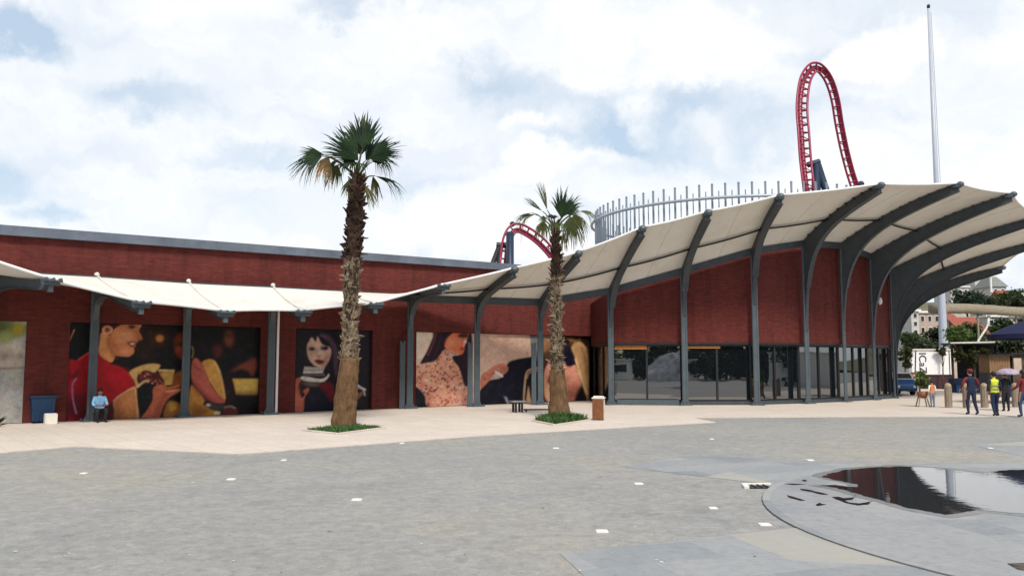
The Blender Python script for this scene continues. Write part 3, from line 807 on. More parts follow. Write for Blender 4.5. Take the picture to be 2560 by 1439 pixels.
for k in range(9):
    p0, p1 = path[k], path[k + 1]; d = (p1 - p0).normalized(); nn = Vector((d.y, -d.x, 0)); w = (p1 - p0).length
    fr = MB(); nb = 2
    xs = [0.03] + [w * q / nb for q in range(1, nb)] + [w - .03]
    ib = -nn * .14
    for x in xs: fr.bar(p0 + d * x + ib + Vector((0, 0, .2)), p0 + d * x + ib + Vector((0, 0, ZG - .1)), .07, .1, d)
    for z in (.24, ZG - .14): fr.bar(p0 + d * .03 + ib + Vector((0, 0, z)), p0 + d * (w - .03) + ib + Vector((0, 0, z)), .1, .07)
    f = fr.build('door' if k == 0 else 'window', M['blackm'], bld)
    for j in range(nb):
        g = MB(); x0, x1 = xs[j], xs[j + 1]; tilt = rnd.uniform(-.012, .012)
        gb = -nn * .16
        g.face([p0 + d * x0 + gb + Vector((0, 0, .22)), p0 + d * x1 + gb + nn * tilt + Vector((0, 0, .22)), p0 + d * x1 + gb + nn * tilt + Vector((0, 0, ZG - .12)), p0 + d * x0 + gb + Vector((0, 0, ZG - .12))])
        g.build('pane', M['glass'], f)
    if k in (1, 2):
        v = MB(); v.bar(p0 + d * .2 - nn * .1 + Vector((0, 0, ZG - .22)), p0 + d * (w * (.5 if k == 1 else .55)) - nn * .1 + Vector((0, 0, ZG - .22)), .04, .2 if k == 1 else .12)
        v.build('orange_valance', simple('orange_blind', (.35, .14, .03), .7, 0, .3, 12), f)
# step and bumper rail in front of the first pavilion bay
a = MB(); p0, p1 = cols[9], cols[10]
a.bar(p0 + Vector((.3, .05, .16)), p1 + Vector((-.3, .05, .16)), .16, .24); a.build('threshold', M['steel'], bld)
# small oval lamp on the pavilion wall
lp = (dr[5] + dr[6]) / 2; d = (dr[6] - dr[5]).normalized(); nn = Vector((d.y, -d.x, 0))
a = MB(); a.sphere(lp + nn * .08 + Vector((0, 0, 5.6)), (.14, .1, .22), 10, 6); a.build('wall_lamp', M['white'], bld, smooth=True)
#%%PART3
# ------------------------------------------------------------------ printed wall posters
def poster_mat():
    m, nt, b = new_mat('poster_print')
    at = N(nt, 'ShaderNodeVertexColor'); at.layer_name = 'print'
    tc = N(nt, 'ShaderNodeTexCoord'); n1 = N(nt, 'ShaderNodeTexNoise', Scale=3.0, Detail=6.0); nt.links.new(tc.outputs['Object'], n1.inputs[0])
    r = ramp(nt, [(.3, (.88, .88, .88)), (.7, (1.06, 1.06, 1.06))]); nt.links.new(n1.outputs['Fac'], r.inputs[0])
    nt.links.new(mixc(nt, 1.0, at.outputs[0], r.outputs[0], 'MULTIPLY'), b.inputs['Base Color'])
    b.inputs['Roughness'].default_value = .5; b.inputs['Specular IOR Level'].default_value = .25
    return m
M['poster'] = poster_mat()
POSTER_GAIN = 1.05
def blur(a, s):
    if s <= .3: return a
    r = int(3 * s + 1); k = np.exp(-.5 * (np.arange(-r, r + 1) / s) ** 2); k /= k.sum()
    p = np.pad(a, ((r, r), (r, r)), mode='edge')
    p = np.apply_along_axis(lambda q: np.convolve(q, k, 'valid'), 0, p)
    return np.apply_along_axis(lambda q: np.convolve(q, k, 'valid'), 1, p)
def spline(pts, closed=True, n=5):
    out = []; m = len(pts)
    for i in range(m if closed else m - 1):
        g = lambda j: pts[j % m] if closed else pts[max(0, min(m - 1, j))]
        p0, p1, p2, p3 = g(i - 1), g(i), g(i + 1), g(i + 2)
        for k in range(n):
            t = k / n
            out.append(tuple(.5 * (2 * b + (c - a) * t + (2 * a - 5 * b + 4 * c - d) * t * t + (3 * b - a - 3 * c + d) * t ** 3) for a, b, c, d in zip(p0, p1, p2, p3)))
    if not closed: out.append(tuple(pts[-1]))
    return out
class Paint:
    def __init__(s, x0, x1, y0, y1, ox, oy, sc, bg):
        s.x0, s.y0 = x0, y0; s.ox, s.oy, s.sc = ox, oy, sc
        s.W, s.H = int(x1 - x0) + 1, int(y1 - y0) + 1
        s.img = np.ones((s.H, s.W, 3)) * np.array(lin(bg))
        s.gx, s.gy = np.meshgrid(np.arange(s.W) + x0, np.arange(s.H) + y0)
    def cv(s, p): return (s.ox + p[0] / s.sc, s.oy + p[1] / s.sc)
    def mask(s, pts):
        q = [s.cv(p) for p in pts]; ins = np.zeros((s.H, s.W))
        for dx, dy in ((-.25, -.25), (.25, .25), (-.25, .25), (.25, -.25)):
            gx, gy = s.gx + dx, s.gy + dy; m = np.zeros((s.H, s.W), bool)
            for (xa, ya), (xb, yb) in zip(q, q[1:] + q[:1]):
                if ya == yb: continue
                m ^= ((ya > gy) != (yb > gy)) & (gx < (xb - xa) * (gy - ya) / (yb - ya) + xa)
            ins += m * .25
        return ins
    def put(s, m, col, a=1.0):
        s.img = s.img * (1 - m[..., None] * a) + np.array(lin(col)) * m[..., None] * a
    def poly(s, col, pts, bl=.8, a=1.0, smooth=True, clip=None):
        m = blur(s.mask(spline(pts) if smooth else pts), bl)
        if clip is not None: m = m * clip
        s.put(m, col, a); return m
    def ell(s, col, cx, cy, rx, ry, bl=.8, a=1.0, clip=None):
        return s.poly(col, [(cx + rx * math.cos(t * .5236), cy + ry * math.sin(t * .5236)) for t in range(12)], bl, a, True, clip)
    def line(s, col, pts, w, bl=.6, a=1.0, clip=None):
        sp = spline(pts, False); L, Rr = [], []
        for i, p in enumerate(sp):
            q, o = sp[min(i + 1, len(sp) - 1)], sp[max(i - 1, 0)]
            dx, dy = q[0] - o[0], q[1] - o[1]; l = math.hypot(dx, dy) or 1
            L.append((p[0] - dy / l * w / 2, p[1] + dx / l * w / 2)); Rr.append((p[0] + dy / l * w / 2, p[1] - dx / l * w / 2))
        return s.poly(col, L + Rr[::-1], bl, a, False, clip)
def hang(px0, px1, paint, name, label, gain=POSTER_GAIN):
    t0, t1 = wall_t(px0, O_IN), wall_t(px1, O_IN); z0, z1 = .04, 3.5
    nx, nz = max(30, int((px1 - px0) / 1.5)), 150
    o0 = O_IN - .03
    root = woff((t0 + t1) / 2, o0, 0)
    # grain and uneven tone of an enlarged photograph
    g = np.random.default_rng(int(px1)); sh = paint.img.shape[:2]
    def gr(s): q = blur(g.standard_normal(sh), s); return q / q.std()
    tone = 1 + .06 * gr(.8) + .045 * gr(3.0) + .05 * gr(9.0) + .12 * gr(28.0)
    paint.img = np.stack([blur(paint.img[..., k], .7) for k in range(3)], -1) * np.clip(tone, .35, 1.8)[..., None] * np.stack([1 + .02 * gr(6.0), 1 + .02 * gr(6.0), 1 + .03 * gr(6.0)], -1)
    paint.img = np.clip(paint.img + .004 * np.abs(gr(4.0))[..., None], 0, 1)
    vs_, cs = [], []
    for j in range(nz + 1):
        for i in range(nx + 1):
            p = woff(t0 + (t1 - t0) * i / nx, o0, z0 + (z1 - z0) * j / nz); vs_.append(p - root)
            x, y = proj(p)
            ix = min(max(x - paint.x0, 0), paint.W - 1.001); iy = min(max(y - paint.y0, 0), paint.H - 1.001)
            a, b = int(ix), int(iy); u, v = ix - a, iy - b; I = paint.img
            c = (I[b, a] * (1 - u) + I[b, a + 1] * u) * (1 - v) + (I[b + 1, a] * (1 - u) + I[b + 1, a + 1] * u) * v
            cs.append((*np.clip((c * gain) ** 1.12, 0, .8), 1))
    n = nx + 1
    fs = [[j * n + i, j * n + i + 1, (j + 1) * n + i + 1, (j + 1) * n + i] for j in range(nz) for i in range(nx)]
    # backing sheet gives the panel its thickness
    nb = len(vs_)
    back = [woff(t, o0 + .022, z) - root for t, z in ((t0, z0), (t1, z0), (t1, z1), (t0, z1))]
    vs_ += back; cs += [(.05, .05, .05, 1)] * 4
    c4 = [0, nx, nz * n + nx, nz * n]
    fs += [[nb + 3, nb + 2, nb + 1, nb]] + [[c4[(k + 1) % 4], c4[k], nb + k, nb + (k + 1) % 4] for k in range(4)]
    me = bpy.data.meshes.new(name); me.from_pydata(vs_, [], fs)
    at = me.color_attributes.new('print', 'FLOAT_COLOR', 'POINT'); at.data.foreach_set('color', np.array(cs, 'f').ravel())
    me.materials.append(M['poster'])
    o = bpy.data.objects.new(name, me); COL.objects.link(o); o.location = root
    return tag(o, label, 'poster', 'printed posters on the brick hall')
rp = random.Random(11)
# 1: diner in a red shirt
p = Paint(165, 660, 795, 1062, 160, 780, 4.963, (7, 4, 6))
p.poly((46, 22, 15), [(880, 140), (1080, 170), (1120, 350), (1110, 560), (960, 600), (880, 500)], 7, .8)
for k in range(30): p.ell((70, 36, 26), rp.uniform(890, 1120), rp.uniform(180, 620), rp.uniform(8, 26), rp.uniform(6, 22), 2.5, .5)
p.ell((222, 155, 75), 1190, 325, 46, 42, 2); p.ell((130, 70, 30), 1190, 325, 90, 80, 9, .4)
p.poly((120, 54, 30), [(1370, 330), (1430, 262), (1490, 290), (1490, 560), (1420, 560), (1378, 480)], 3)
p.poly((70, 30, 16), [(1375, 380), (1470, 370), (1480, 420), (1390, 425)], 2.5, .8); p.ell((165, 80, 52), 1420, 460, 35, 40, 3, .7)
p.line((150, 130, 95), [(1585, 420), (1605, 480), (1590, 570)], 14, 1)
p.ell((128, 66, 48), 2050, 330, 52, 100, 4.5); p.ell((60, 28, 22), 2050, 290, 50, 25, 3, .8)
p.ell((92, 40, 34), 1910, 480, 55, 80, 5); p.ell((44, 16, 20), 1750, 470, 50, 40, 5)
p.poly((126, 66, 48), [(2060, 735), (2250, 620), (2370, 572), (2392, 660), (2335, 795), (2300, 745), (2200, 705)], 3)
p.poly((206, 170, 88), [(2085, 824), (2412, 824), (2398, 1020), (2128, 1015)], 1.2, 1, False); p.poly((120, 85, 40), [(2120, 980), (2400, 985), (2400, 1030), (2130, 1025)], 3, .7, False)
p.poly((42, 8, 18), [(1990, 820), (2085, 824), (2130, 1010), (2120, 1110), (1995, 1110)], 2)
p.poly((165, 108, 50), [(1275, 1130), (1350, 1100), (1445, 1150), (1445, 1300), (1240, 1310)], 2); p.poly((215, 165, 75), [(1300, 1130), (1360, 1120), (1400, 1180), (1330, 1230)], 2.5, .7)
p.poly((192, 134, 58), [(1570, 925), (1650, 960), (1742, 1080), (1730, 1150), (1850, 1210), (1932, 1270), (1920, 1310), (1570, 1310)], 1.5)
p.poly((120, 72, 30), [(1600, 1140), (1720, 1160), (1800, 1240), (1600, 1290)], 4, .7); p.ell((220, 200, 160), 1900, 1245, 40, 24, 1.5)
p.poly((70, 62, 55), [(1770, 1130), (1990, 1140), (1960, 1215), (1820, 1205)], 2); p.ell((205, 195, 175), 1790, 1150, 30, 14, 1.5); p.ell((110, 46, 38), 2060, 1235, 105, 62, 2); p.line((190, 160, 140), [(1990, 1180), (2060, 1165), (2130, 1190)], 14, 1.4)
p.poly((204, 152, 76), [(1712, 625), (1790, 583), (1860, 598), (1922, 700), (1972, 900), (1998, 1090), (1900, 1000), (1800, 840), (1745, 720)], 1); p.line((235, 195, 130), [(1860, 600), (1925, 720), (1972, 910), (1995, 1070)], 16, 1.6, .8)
p.poly((186, 98, 80), [(1585, 640), (1640, 568), (1740, 680), (1790, 830), (1880, 985), (1995, 1085), (1980, 1125), (1850, 1112), (1700, 1000), (1590, 850)], 1)
p.poly((120, 45, 42), [(1600, 840), (1720, 980), (1880, 1105), (1780, 1100), (1640, 980)], 4, .7)
for k in range(4): p.line((110, 50, 40), [(1600 + k * 28, 640 + k * 20), (1640 + k * 30, 700 + k * 20)], 9, 1.2, .7)
p.poly((200, 160, 84), [(1168, 712), (1372, 718), (1366, 762), (1345, 900), (1250, 905)], 1, 1, False); p.line((235, 205, 130), [(1170, 716), (1370, 722)], 12, 1)
p.poly((150, 86, 36), [(1372, 765), (1475, 735), (1475, 905), (1350, 895)], 2)
p.poly((10, 10, 17), [(880, 905), (1070, 850), (1112, 950), (1100, 1020), (950, 1340), (900, 1340)], 1.2)
p.poly((216, 176, 110), [(808, 745), (960, 660), (1110, 638), (1192, 655), (1170, 705), (1110, 765), (1000, 850), (905, 935), (875, 860)], 1.2)
p.poly((92, 26, 22), [(910, 785), (1000, 718), (1090, 740), (1180, 770), (1245, 850), (1230, 895), (1150, 905), (1080, 850), (1000, 862), (920, 885)], 1.2)
for k in range(34): p.ell(rp.choice([(170, 90, 80), (215, 165, 130), (60, 14, 14), (150, 60, 50)]), rp.uniform(920, 1220), rp.uniform(740, 890), rp.uniform(8, 20), rp.uniform(8, 18), 1, .75)
p.line((228, 190, 140), [(905, 930), (1000, 855), (1060, 850)], 22, 1.2)
p.poly((194, 108, 74), [(1110, 935), (1225, 892), (1290, 925), (1420, 898), (1432, 928), (1300, 965), (1442, 945), (1432, 982), (1310, 1055), (1240, 1150), (1150, 1340), (945, 1340), (1020, 1225), (1100, 1085)], 1)
p.poly((150, 70, 48), [(1230, 980), (1300, 1040), (1230, 1150), (1160, 1320), (1080, 1320), (1180, 1120)], 4, .6); p.line((232, 172, 130), [(1250, 985), (1340, 975), (1435, 960)], 18, 1.2, .8); p.line((120, 55, 38), [(1250, 965), (1320, 950), (1420, 930)], 8, 1, .7)
p.poly((168, 6, 26), [(55, 645), (160, 592), (330, 480), (345, 490), (440, 518), (520, 590), (600, 650), (700, 680), (765, 722), (835, 795), (882, 912), (760, 972), (615, 1100), (560, 1200), (620, 1350), (55, 1360)], .8)
p.poly((60, 1, 10), [(60, 1060), (330, 1010), (440, 1090), (615, 1150), (640, 1360), (60, 1360)], 9, .85); p.poly((110, 2, 16), [(160, 760), (330, 700), (330, 1100), (180, 1200)], 9, .6)
p.ell((196, 14, 40), 690, 790, 130, 80, 8, .7); p.line((225, 40, 60), [(600, 655), (700, 690), (790, 770), (860, 880)], 10, 1.6, .6); p.line((225, 90, 80), [(175, 590), (260, 535), (335, 485)], 14, 1, .9)
p.line((90, 2, 14), [(600, 1090), (580, 1000), (560, 900)], 16, 4, .7)
p.poly((205, 136, 82), [(610, 1108), (700, 1022), (882, 920), (905, 1100), (918, 1345), (645, 1345), (625, 1210)], .8)
p.poly((150, 86, 48), [(620, 1120), (690, 1080), (720, 1340), (645, 1345)], 6, .7); p.line((240, 190, 140), [(880, 935), (903, 1110), (915, 1340)], 14, 1.2, .8)
p.line((235, 180, 150), [(610, 1105), (700, 1022), (880, 922)], 9, .8)
p.poly((214, 150, 95), [(465, 250), (560, 280), (575, 380), (625, 490), (632, 545), (582, 622), (440, 520), (440, 380)], .8)
p.poly((140, 74, 46), [(560, 290), (640, 530), (615, 570), (560, 470), (530, 380)], 4, .75)
p.poly((203, 133, 90), [(600, 250), (640, 190), (720, 150), (860, 135), (962, 148), (942, 200), (930, 235), (968, 312), (957, 342), (917, 357), (905, 382), (882, 392), (892, 416), (866, 440), (872, 482), (850, 522), (800, 550), (730, 547), (645, 532), (600, 470), (570, 380), (575, 290)], .8)
p.poly((160, 92, 58), [(575, 300), (640, 350), (680, 520), (640, 532), (590, 460)], 6, .6); p.ell((232, 168, 124), 770, 300, 90, 70, 7, .7); p.ell((225, 150, 108), 790, 480, 60, 40, 5, .6)
p.ell((40, 16, 12), 845, 186, 42, 15, 1.2); p.line((60, 26, 16), [(800, 170), (850, 162), (900, 176)], 8, 1, .8); p.poly((165, 95, 62), [(900, 230), (960, 315), (945, 345), (905, 350), (915, 300)], 3, .8); p.ell((70, 30, 22), 930, 346, 18, 7, 1)
p.poly((140, 48, 44), [(788, 378), (850, 360), (905, 372), (893, 396), (852, 434), (812, 412)], 1.2); p.poly((236, 205, 185), [(815, 386), (882, 380), (850, 406)], .8); p.line((120, 60, 42), [(780, 350), (775, 380), (795, 410)], 7, 1.6, .6)
p.poly((58, 14, 9), [(440, 210), (480, 120), (700, 90), (975, 100), (965, 140), (860, 138), (720, 152), (645, 190), (605, 215), (560, 190), (500, 165), (470, 250)], 1.4)
p.ell((224, 160, 122), 540, 222, 66, 56, 1); p.ell((150, 80, 56), 540, 218, 40, 36, 1.6, .9); p.ell((90, 40, 28), 535, 215, 16, 16, 1.6)
p.line((178, 120, 150), [(155, 820), (105, 900), (112, 1080), (155, 1260)], 18, 1); p.line((60, 8, 22), [(185, 720), (120, 790), (70, 800)], 40, 3, .8)
p.line((216, 150, 110), [(130, 215), (95, 290), (72, 350)], 12, .8)
hang(172, 651, p, 'wall_poster', 'wide printed poster of a person in a red shirt eating at a dark table')
# 2: reader with long dark hair
p = Paint(733, 936, 808, 1042, 700, 800, 5.757, (18, 10, 16))
p.poly((30, 16, 30), [(900, 200), (1250, 150), (1260, 900), (1000, 1000), (880, 700)], 12, .7)
p.poly((25, 14, 24), [(270, 220), (420, 130), (640, 135), (790, 250), (845, 430), (830, 820), (760, 1220), (560, 900), (350, 720), (240, 720), (230, 420)], 2)
p.poly((98, 72, 88), [(590, 190), (710, 230), (800, 350), (840, 500), (812, 820), (780, 700), (745, 450), (660, 320), (580, 250)], 2.5, .9); p.poly((30, 16, 28), [(660, 260), (760, 400), (775, 640), (735, 500)], 3, .6)
f = p.poly((208, 174, 152), [(440, 228), (470, 250), (520, 305), (540, 232), (600, 335), (690, 362), (738, 445), (710, 565), (650, 655), (570, 672), (480, 640), (420, 560), (396, 480), (390, 380), (410, 290)], .8)
p.poly((150, 110, 100), [(392, 380), (470, 400), (450, 560), (415, 540)], 4, .6); p.poly((150, 78, 62), [(650, 520), (712, 520), (660, 650), (600, 668)], 4, .7)
p.ell((70, 40, 58), 458, 412, 50, 26, 1.5); p.ell((84, 62, 90), 640, 398, 62, 38, 1.8); p.ell((18, 10, 18), 462, 410, 22, 14, 1); p.ell((18, 10, 18), 655, 402, 30, 18, 1); p.ell((190, 170, 180), 625, 372, 24, 8, 1, .7)
p.ell((146, 100, 88), 560, 516, 38, 16, 2, .8); p.line((175, 135, 118), [(520, 400), (535, 470), (510, 510)], 16, 2.4, .6)
p.poly((124, 26, 32), [(495, 580), (540, 562), (582, 565), (640, 590), (600, 632), (548, 632)], 1.2); p.line((70, 12, 18), [(505, 588), (560, 592), (630, 592)], 6, .8)
p.poly((28, 14, 24), [(400, 240), (440, 215), (470, 250), (520, 310), (500, 300), (450, 250), (405, 330)], 1); p.poly((26, 14, 24), [(520, 230), (560, 240), (610, 340), (720, 380), (700, 330), (620, 250)], 1.2)
p.poly((176, 165, 150), [(350, 665), (500, 672), (655, 655), (620, 740), (618, 765), (330, 765)], .8, 1, False); p.line((110, 95, 90), [(345, 715), (480, 725), (615, 715)], 7, .8, .7); p.line((225, 218, 205), [(340, 742), (480, 750), (615, 742)], 14, .8)
p.poly((112, 80, 86), [(330, 768), (640, 758), (655, 805), (335, 805)], .8, 1, False); p.line((60, 34, 40), [(340, 800), (480, 812), (640, 812)], 10, .8)
p.poly((216, 210, 196), [(305, 845), (332, 806), (560, 842), (655, 822), (700, 768), (708, 800), (660, 862), (600, 888), (400, 882)], .8); p.poly((116, 92, 80), [(318, 880), (480, 892), (600, 890), (520, 955), (350, 930)], 3, .9)
p.poly((112, 15, 32), [(565, 950), (640, 885), (760, 925), (782, 1080), (745, 1180), (640, 1060)], 3)
p.poly((16, 17, 36), [(420, 1000), (620, 1010), (740, 1180), (780, 1290), (380, 1320)], 5, .9)
p.poly((184, 104, 78), [(208, 870), (290, 820), (302, 862), (270, 960), (312, 1112), (360, 1060), (330, 1020), (400, 970), (418, 1012), (352, 1120), (332, 1320), (216, 1320), (206, 1050)], 1)
p.poly((110, 56, 42), [(270, 900), (310, 1000), (300, 1110), (262, 980)], 3, .7)
p.line((226, 222, 214), [(1060, 885), (1140, 950), (1235, 1002)], 20, .8); p.line((190, 178, 165), [(1090, 960), (1190, 990), (1222, 1085)], 22, 1); p.poly((150, 88, 72), [(1060, 1100), (1130, 1050), (1180, 1030), (1182, 1080), (1090, 1150)], 1.2)
for k in range(6): p.line((70, 48, 48), [(1070 + k * 28, 1130), (1090 + k * 26, 1300)], 8, 1.2, .6)
hang(739, 931, p, 'wall_poster', 'printed poster of a long haired person with books, behind the tall palm')
# 3: person in patterned blouse
p = Paint(1034, 1352, 815, 1030, 1000, 800, 4.923, (194, 166, 147))
p.poly((176, 140, 118), [(1000, 150), (1620, 170), (1620, 460), (1300, 520), (1000, 680)], 10, .6)
p.poly((12, 12, 25), [(180, 820), (290, 900), (372, 1085), (180, 1090)], 1.4)
p.poly((11, 11, 24), [(990, 850), (1100, 742), (1250, 700), (1320, 540), (1400, 488), (1600, 453), (1700, 455), (1700, 1070), (990, 1080)], 1)
p.poly((30, 30, 52), [(1100, 800), (1350, 650), (1500, 560), (1450, 760), (1200, 980)], 14, .5)
p.poly((33, 11, 24), [(425, 118), (665, 118), (562, 340), (540, 420), (432, 505), (250, 545), (330, 382), (400, 215)], .9); p.line((120, 66, 70), [(455, 130), (400, 300), (340, 440)], 16, 1.4, .7); p.line((90, 45, 52), [(520, 130), (480, 300), (400, 480)], 12, 2, .5); p.line((185, 150, 130), [(430, 120), (375, 260), (320, 390)], 8, .8, .5)
p.poly((34, 12, 27), [(858, 118), (890, 240), (882, 560), (872, 810), (800, 815), (720, 600), (640, 450), (740, 418), (800, 300)], 1); p.line((150, 110, 105), [(862, 300), (846, 480), (866, 580)], 16, 1.4, .7)
p.poly((192, 106, 72), [(640, 165), (720, 118), (860, 118), (836, 200), (812, 270), (780, 300), (792, 350), (770, 412), (718, 420), (640, 385), (552, 330), (580, 230)], .9)
p.ell((222, 140, 100), 650, 280, 70, 60, 6, .6); p.ell((58, 30, 25), 780, 190, 66, 26, 1.6); p.line((50, 22, 20), [(720, 215), (760, 170), (850, 165)], 10, 1); p.ell((235, 215, 205), 800, 262, 16, 20, 1.6, .8); p.ell((150, 48, 46), 762, 352, 28, 22, 1.2)
p.line((60, 20, 22), [(545, 335), (620, 395), (690, 420)], 12, 1)
bl_ = p.poly((202, 142, 118), [(540, 368), (620, 398), (642, 480), (722, 580), (762, 700), (772, 795), (690, 832), (760, 842), (885, 775), (885, 880), (862, 1070), (375, 1080), (300, 905), (188, 785), (188, 600), (250, 542), (420, 502), (490, 430)], .8)
p.poly((150, 90, 76), [(190, 700), (320, 780), (420, 980), (380, 1070), (300, 900)], 7, .6, True, bl_)
for k in range(330):
    x, y = rp.uniform(190, 885), rp.uniform(380, 1070); a = rp.uniform(-1.4, 1.4); l = rp.uniform(9, 20)
    p.line(rp.choice([(70, 28, 28), (96, 42, 40), (60, 24, 24), (230, 180, 150)]), [(x - l * math.cos(a), y - l * math.sin(a)), (x, y + rp.uniform(-6, 6)), (x + l * math.cos(a), y + l * math.sin(a))], rp.uniform(9, 16), .6, .9, bl_)
hd = p.poly((176, 112, 88), [(995, 690), (1100, 600), (1200, 538), (1292, 538), (1332, 590), (1310, 642), (1270, 662), (1180, 645), (1100, 742), (995, 835)], .8)
for k in range(34):
    x, y = rp.uniform(1000, 1200), rp.uniform(560, 800); p.ell((90, 45, 42), x, y, 9, 5, .7, .7, hd)
for k in range(4): p.line((100, 60, 52), [(1215 + k * 28, 560 + k * 6), (1245 + k * 22, 600 + k * 4), (1235 + k * 20, 640)], 7, .8, .8)
p.line((240, 205, 205), [(1165, 628), (1215, 655), (1265, 695)], 18, .8)
for k in range(5): p.line((190, 150, 140), [(640 + k * 40, 900 + (k % 2) * 20), (650 + k * 45, 980), (690 + k * 40, 1060)], 14, 1, .7)
p.line((180, 145, 115), [(1520, 1060), (1535, 800), (1562, 640), (1640, 595), (1740, 582)], 22, .8); p.line((170, 140, 112), [(1560, 720), (1600, 640), (1740, 612)], 12, .8)
p.poly((196, 152, 116), [(1540, 1060), (1580, 800), (1622, 1060)], 1, 1, False); p.poly((88, 94, 94), [(1600, 150), (1700, 150), (1700, 470), (1650, 470), (1610, 320)], 2, .9)
p.line((210, 205, 215), [(1300, 940), (1335, 1030)], 10, 1.4, .7); p.line((160, 155, 170), [(1280, 930), (1320, 1010)], 7, 1.4, .6)
hang(1040, 1345, p, 'wall_poster', 'printed poster of a person in a patterned blouse against beige, behind two columns', 1.5)
# 4: close-up of a face turned away
p = Paint(1347, 1482, 822, 1018, 1000, 800, 4.923, (66, 44, 32))
p.poly((120, 88, 62), [(1760, 170), (1860, 175), (1860, 330), (1790, 380), (1760, 380)], 3); p.poly((30, 20, 16), [(2020, 180), (2320, 190), (2300, 330), (2050, 320)], 5)
for k in range(30): p.line(rp.choice([(120, 84, 52), (50, 30, 20), (150, 110, 70)]), [(rp.uniform(2030, 2250), 190 + rp.uniform(0, 40)), (rp.uniform(2080, 2290), 300)], 8, 1, .6)
p.poly((202, 142, 120), [(1780, 620), (1880, 480), (2040, 530), (2160, 555), (2235, 800), (2222, 905), (2150, 985), (1840, 1010), (1780, 850)], 1.2)
p.ell((222, 170, 120), 1850, 850, 70, 100, 7, .7); p.poly((150, 84, 70), [(2120, 760), (2230, 800), (2220, 910), (2140, 990), (2000, 1000)], 8, .7); p.ell((60, 26, 22), 1850, 740, 30, 50, 2.4); p.ell((90, 50, 45), 2060, 720, 20, 40, 3, .6)
p.poly((17, 14, 36), [(2020, 330), (2120, 350), (2172, 450), (2150, 545), (2040, 555)], 1.4)
p.poly((24, 16, 22), [(2230, 800), (2300, 900), (2330, 1010), (2150, 1000)], 3)
p.poly((170, 132, 92), [(2110, 330), (2190, 262), (2260, 300), (2310, 420), (2318, 980), (2285, 905), (2200, 655), (2150, 450)], 1.4); p.line((220, 190, 140), [(2160, 470), (2220, 680), (2300, 910)], 18, 1.4, .8); p.line((100, 66, 40), [(2230, 320), (2280, 480), (2300, 700)], 24, 2.4, .7)
hang(1358, 1473, p, 'wall_poster', 'narrow printed close-up poster of a face, partly behind the smaller palm', 1.3)
# 0: pale poster cut by the picture edge
p = Paint(-200, 70, 795, 1075, 0, 780, 4.643, (178, 174, 166))
p.poly((112, 118, 66), [(-300, 100), (280, 110), (290, 260), (150, 300), (-300, 340)], 6); p.ell((165, 145, 40), 205, 205, 70, 70, 7); p.ell((150, 155, 90), 60, 300, 90, 80, 8); p.ell((70, 66, 46), 30, 180, 60, 30, 6, .7)
p.poly((186, 170, 155), [(-900, 375), (285, 375), (285, 640), (-900, 640)], 1.5, 1, False); p.ell((82, 72, 62), 40, 510, 90, 40, 8, .8); p.ell((70, 60, 50), 240, 512, 40, 26, 6, .8); p.line((110, 82, 48), [(-900, 650), (60, 652), (280, 640)], 16, 2)
p.poly((165, 160, 130), [(120, 650), (220, 650), (210, 760), (130, 760)], 9, .6); p.poly((120, 122, 122), [(160, 1100), (280, 1080), (270, 1300), (180, 1300)], 10, .6)
hang(-190, 64, p, 'wall_poster', 'pale grey and olive printed poster at the far left edge of the wall')

# ------------------------------------------------------------------ palms
def frond(root, base_, hub, tip, nrm, spread, n, droop, mat, seed, pet=.022, fold=0.0):
    r = random.Random(seed); base_, hub, tip = Vector(base_), Vector(hub), Vector(tip)
    ax = tip - hub; rad = ax.length * 1.12; ax.normalize(); n = int(n * 1.25)
    nrm = Vector(nrm); nrm = (nrm - ax * nrm.dot(ax)).normalized(); sd_ = nrm.cross(ax)
    mb = MB()
    for k in range(n):
        u = (k + .5) / n * 2 - 1; a = R(spread) * u + r.uniform(-.03, .03)
        d = (ax * math.cos(a) + sd_ * math.sin(a) - nrm * fold * abs(u)).normalized()
        L = rad * (1 - .22 * u * u) * r.uniform(.82, 1.08)
        ws = L * R(spread) * 2 / n * .8
        wd = (sd_ * math.cos(a) - ax * math.sin(a) + nrm * (.55 if k % 2 else -.55)).normalized()
        dr = droop * r.uniform(.5, 1.5) * (.7 + .7 * abs(u)); sway = Vector((r.uniform(-.1, .1), r.uniform(-.1, .1), 0)) * L
        rows = []
        for s, w in ((.02, .06), (.3, .42), (.55, .62), (.75, .42), (.9, .22), (1.0, .03)):
            e = max(0, s - .42) / .58
            pt = hub + d * (L * (s - .18 * dr * e * e)) + Vector((0, 0, -1)) * (L * dr * e * e * .75) + sway * e * e
            rows.append((pt - wd * ws * w, pt + wd * ws * w))
        for (a0, b0), (a1, b1) in zip(rows, rows[1:]): mb.face([a0, b0, b1, a1])
    f = mb.build('frond', mat, root, fix=False)
    if pet:
        pm = MB(); mid = base_.lerp(hub, .5) + Vector((0, 0, .12 * (hub - base_).length))
        pm.tube([base_, base_.lerp(mid, .5) + (mid - base_.lerp(hub, .5)) * .4, mid, mid.lerp(hub, .5) + (mid - base_.lerp(hub, .5)) * .3, hub], [pet * 1.6, pet * 1.2, pet, pet * .9, pet * .7], 6)
        pm.build('stalk', M['palm_olive'], f, smooth=True)
    return f
def trunk_line(rows, Y):
    out = []
    for x, y, w in rows:
        p_ = P(x, y, Y); out.append((p_, w / 2 * Y / F))
    return out
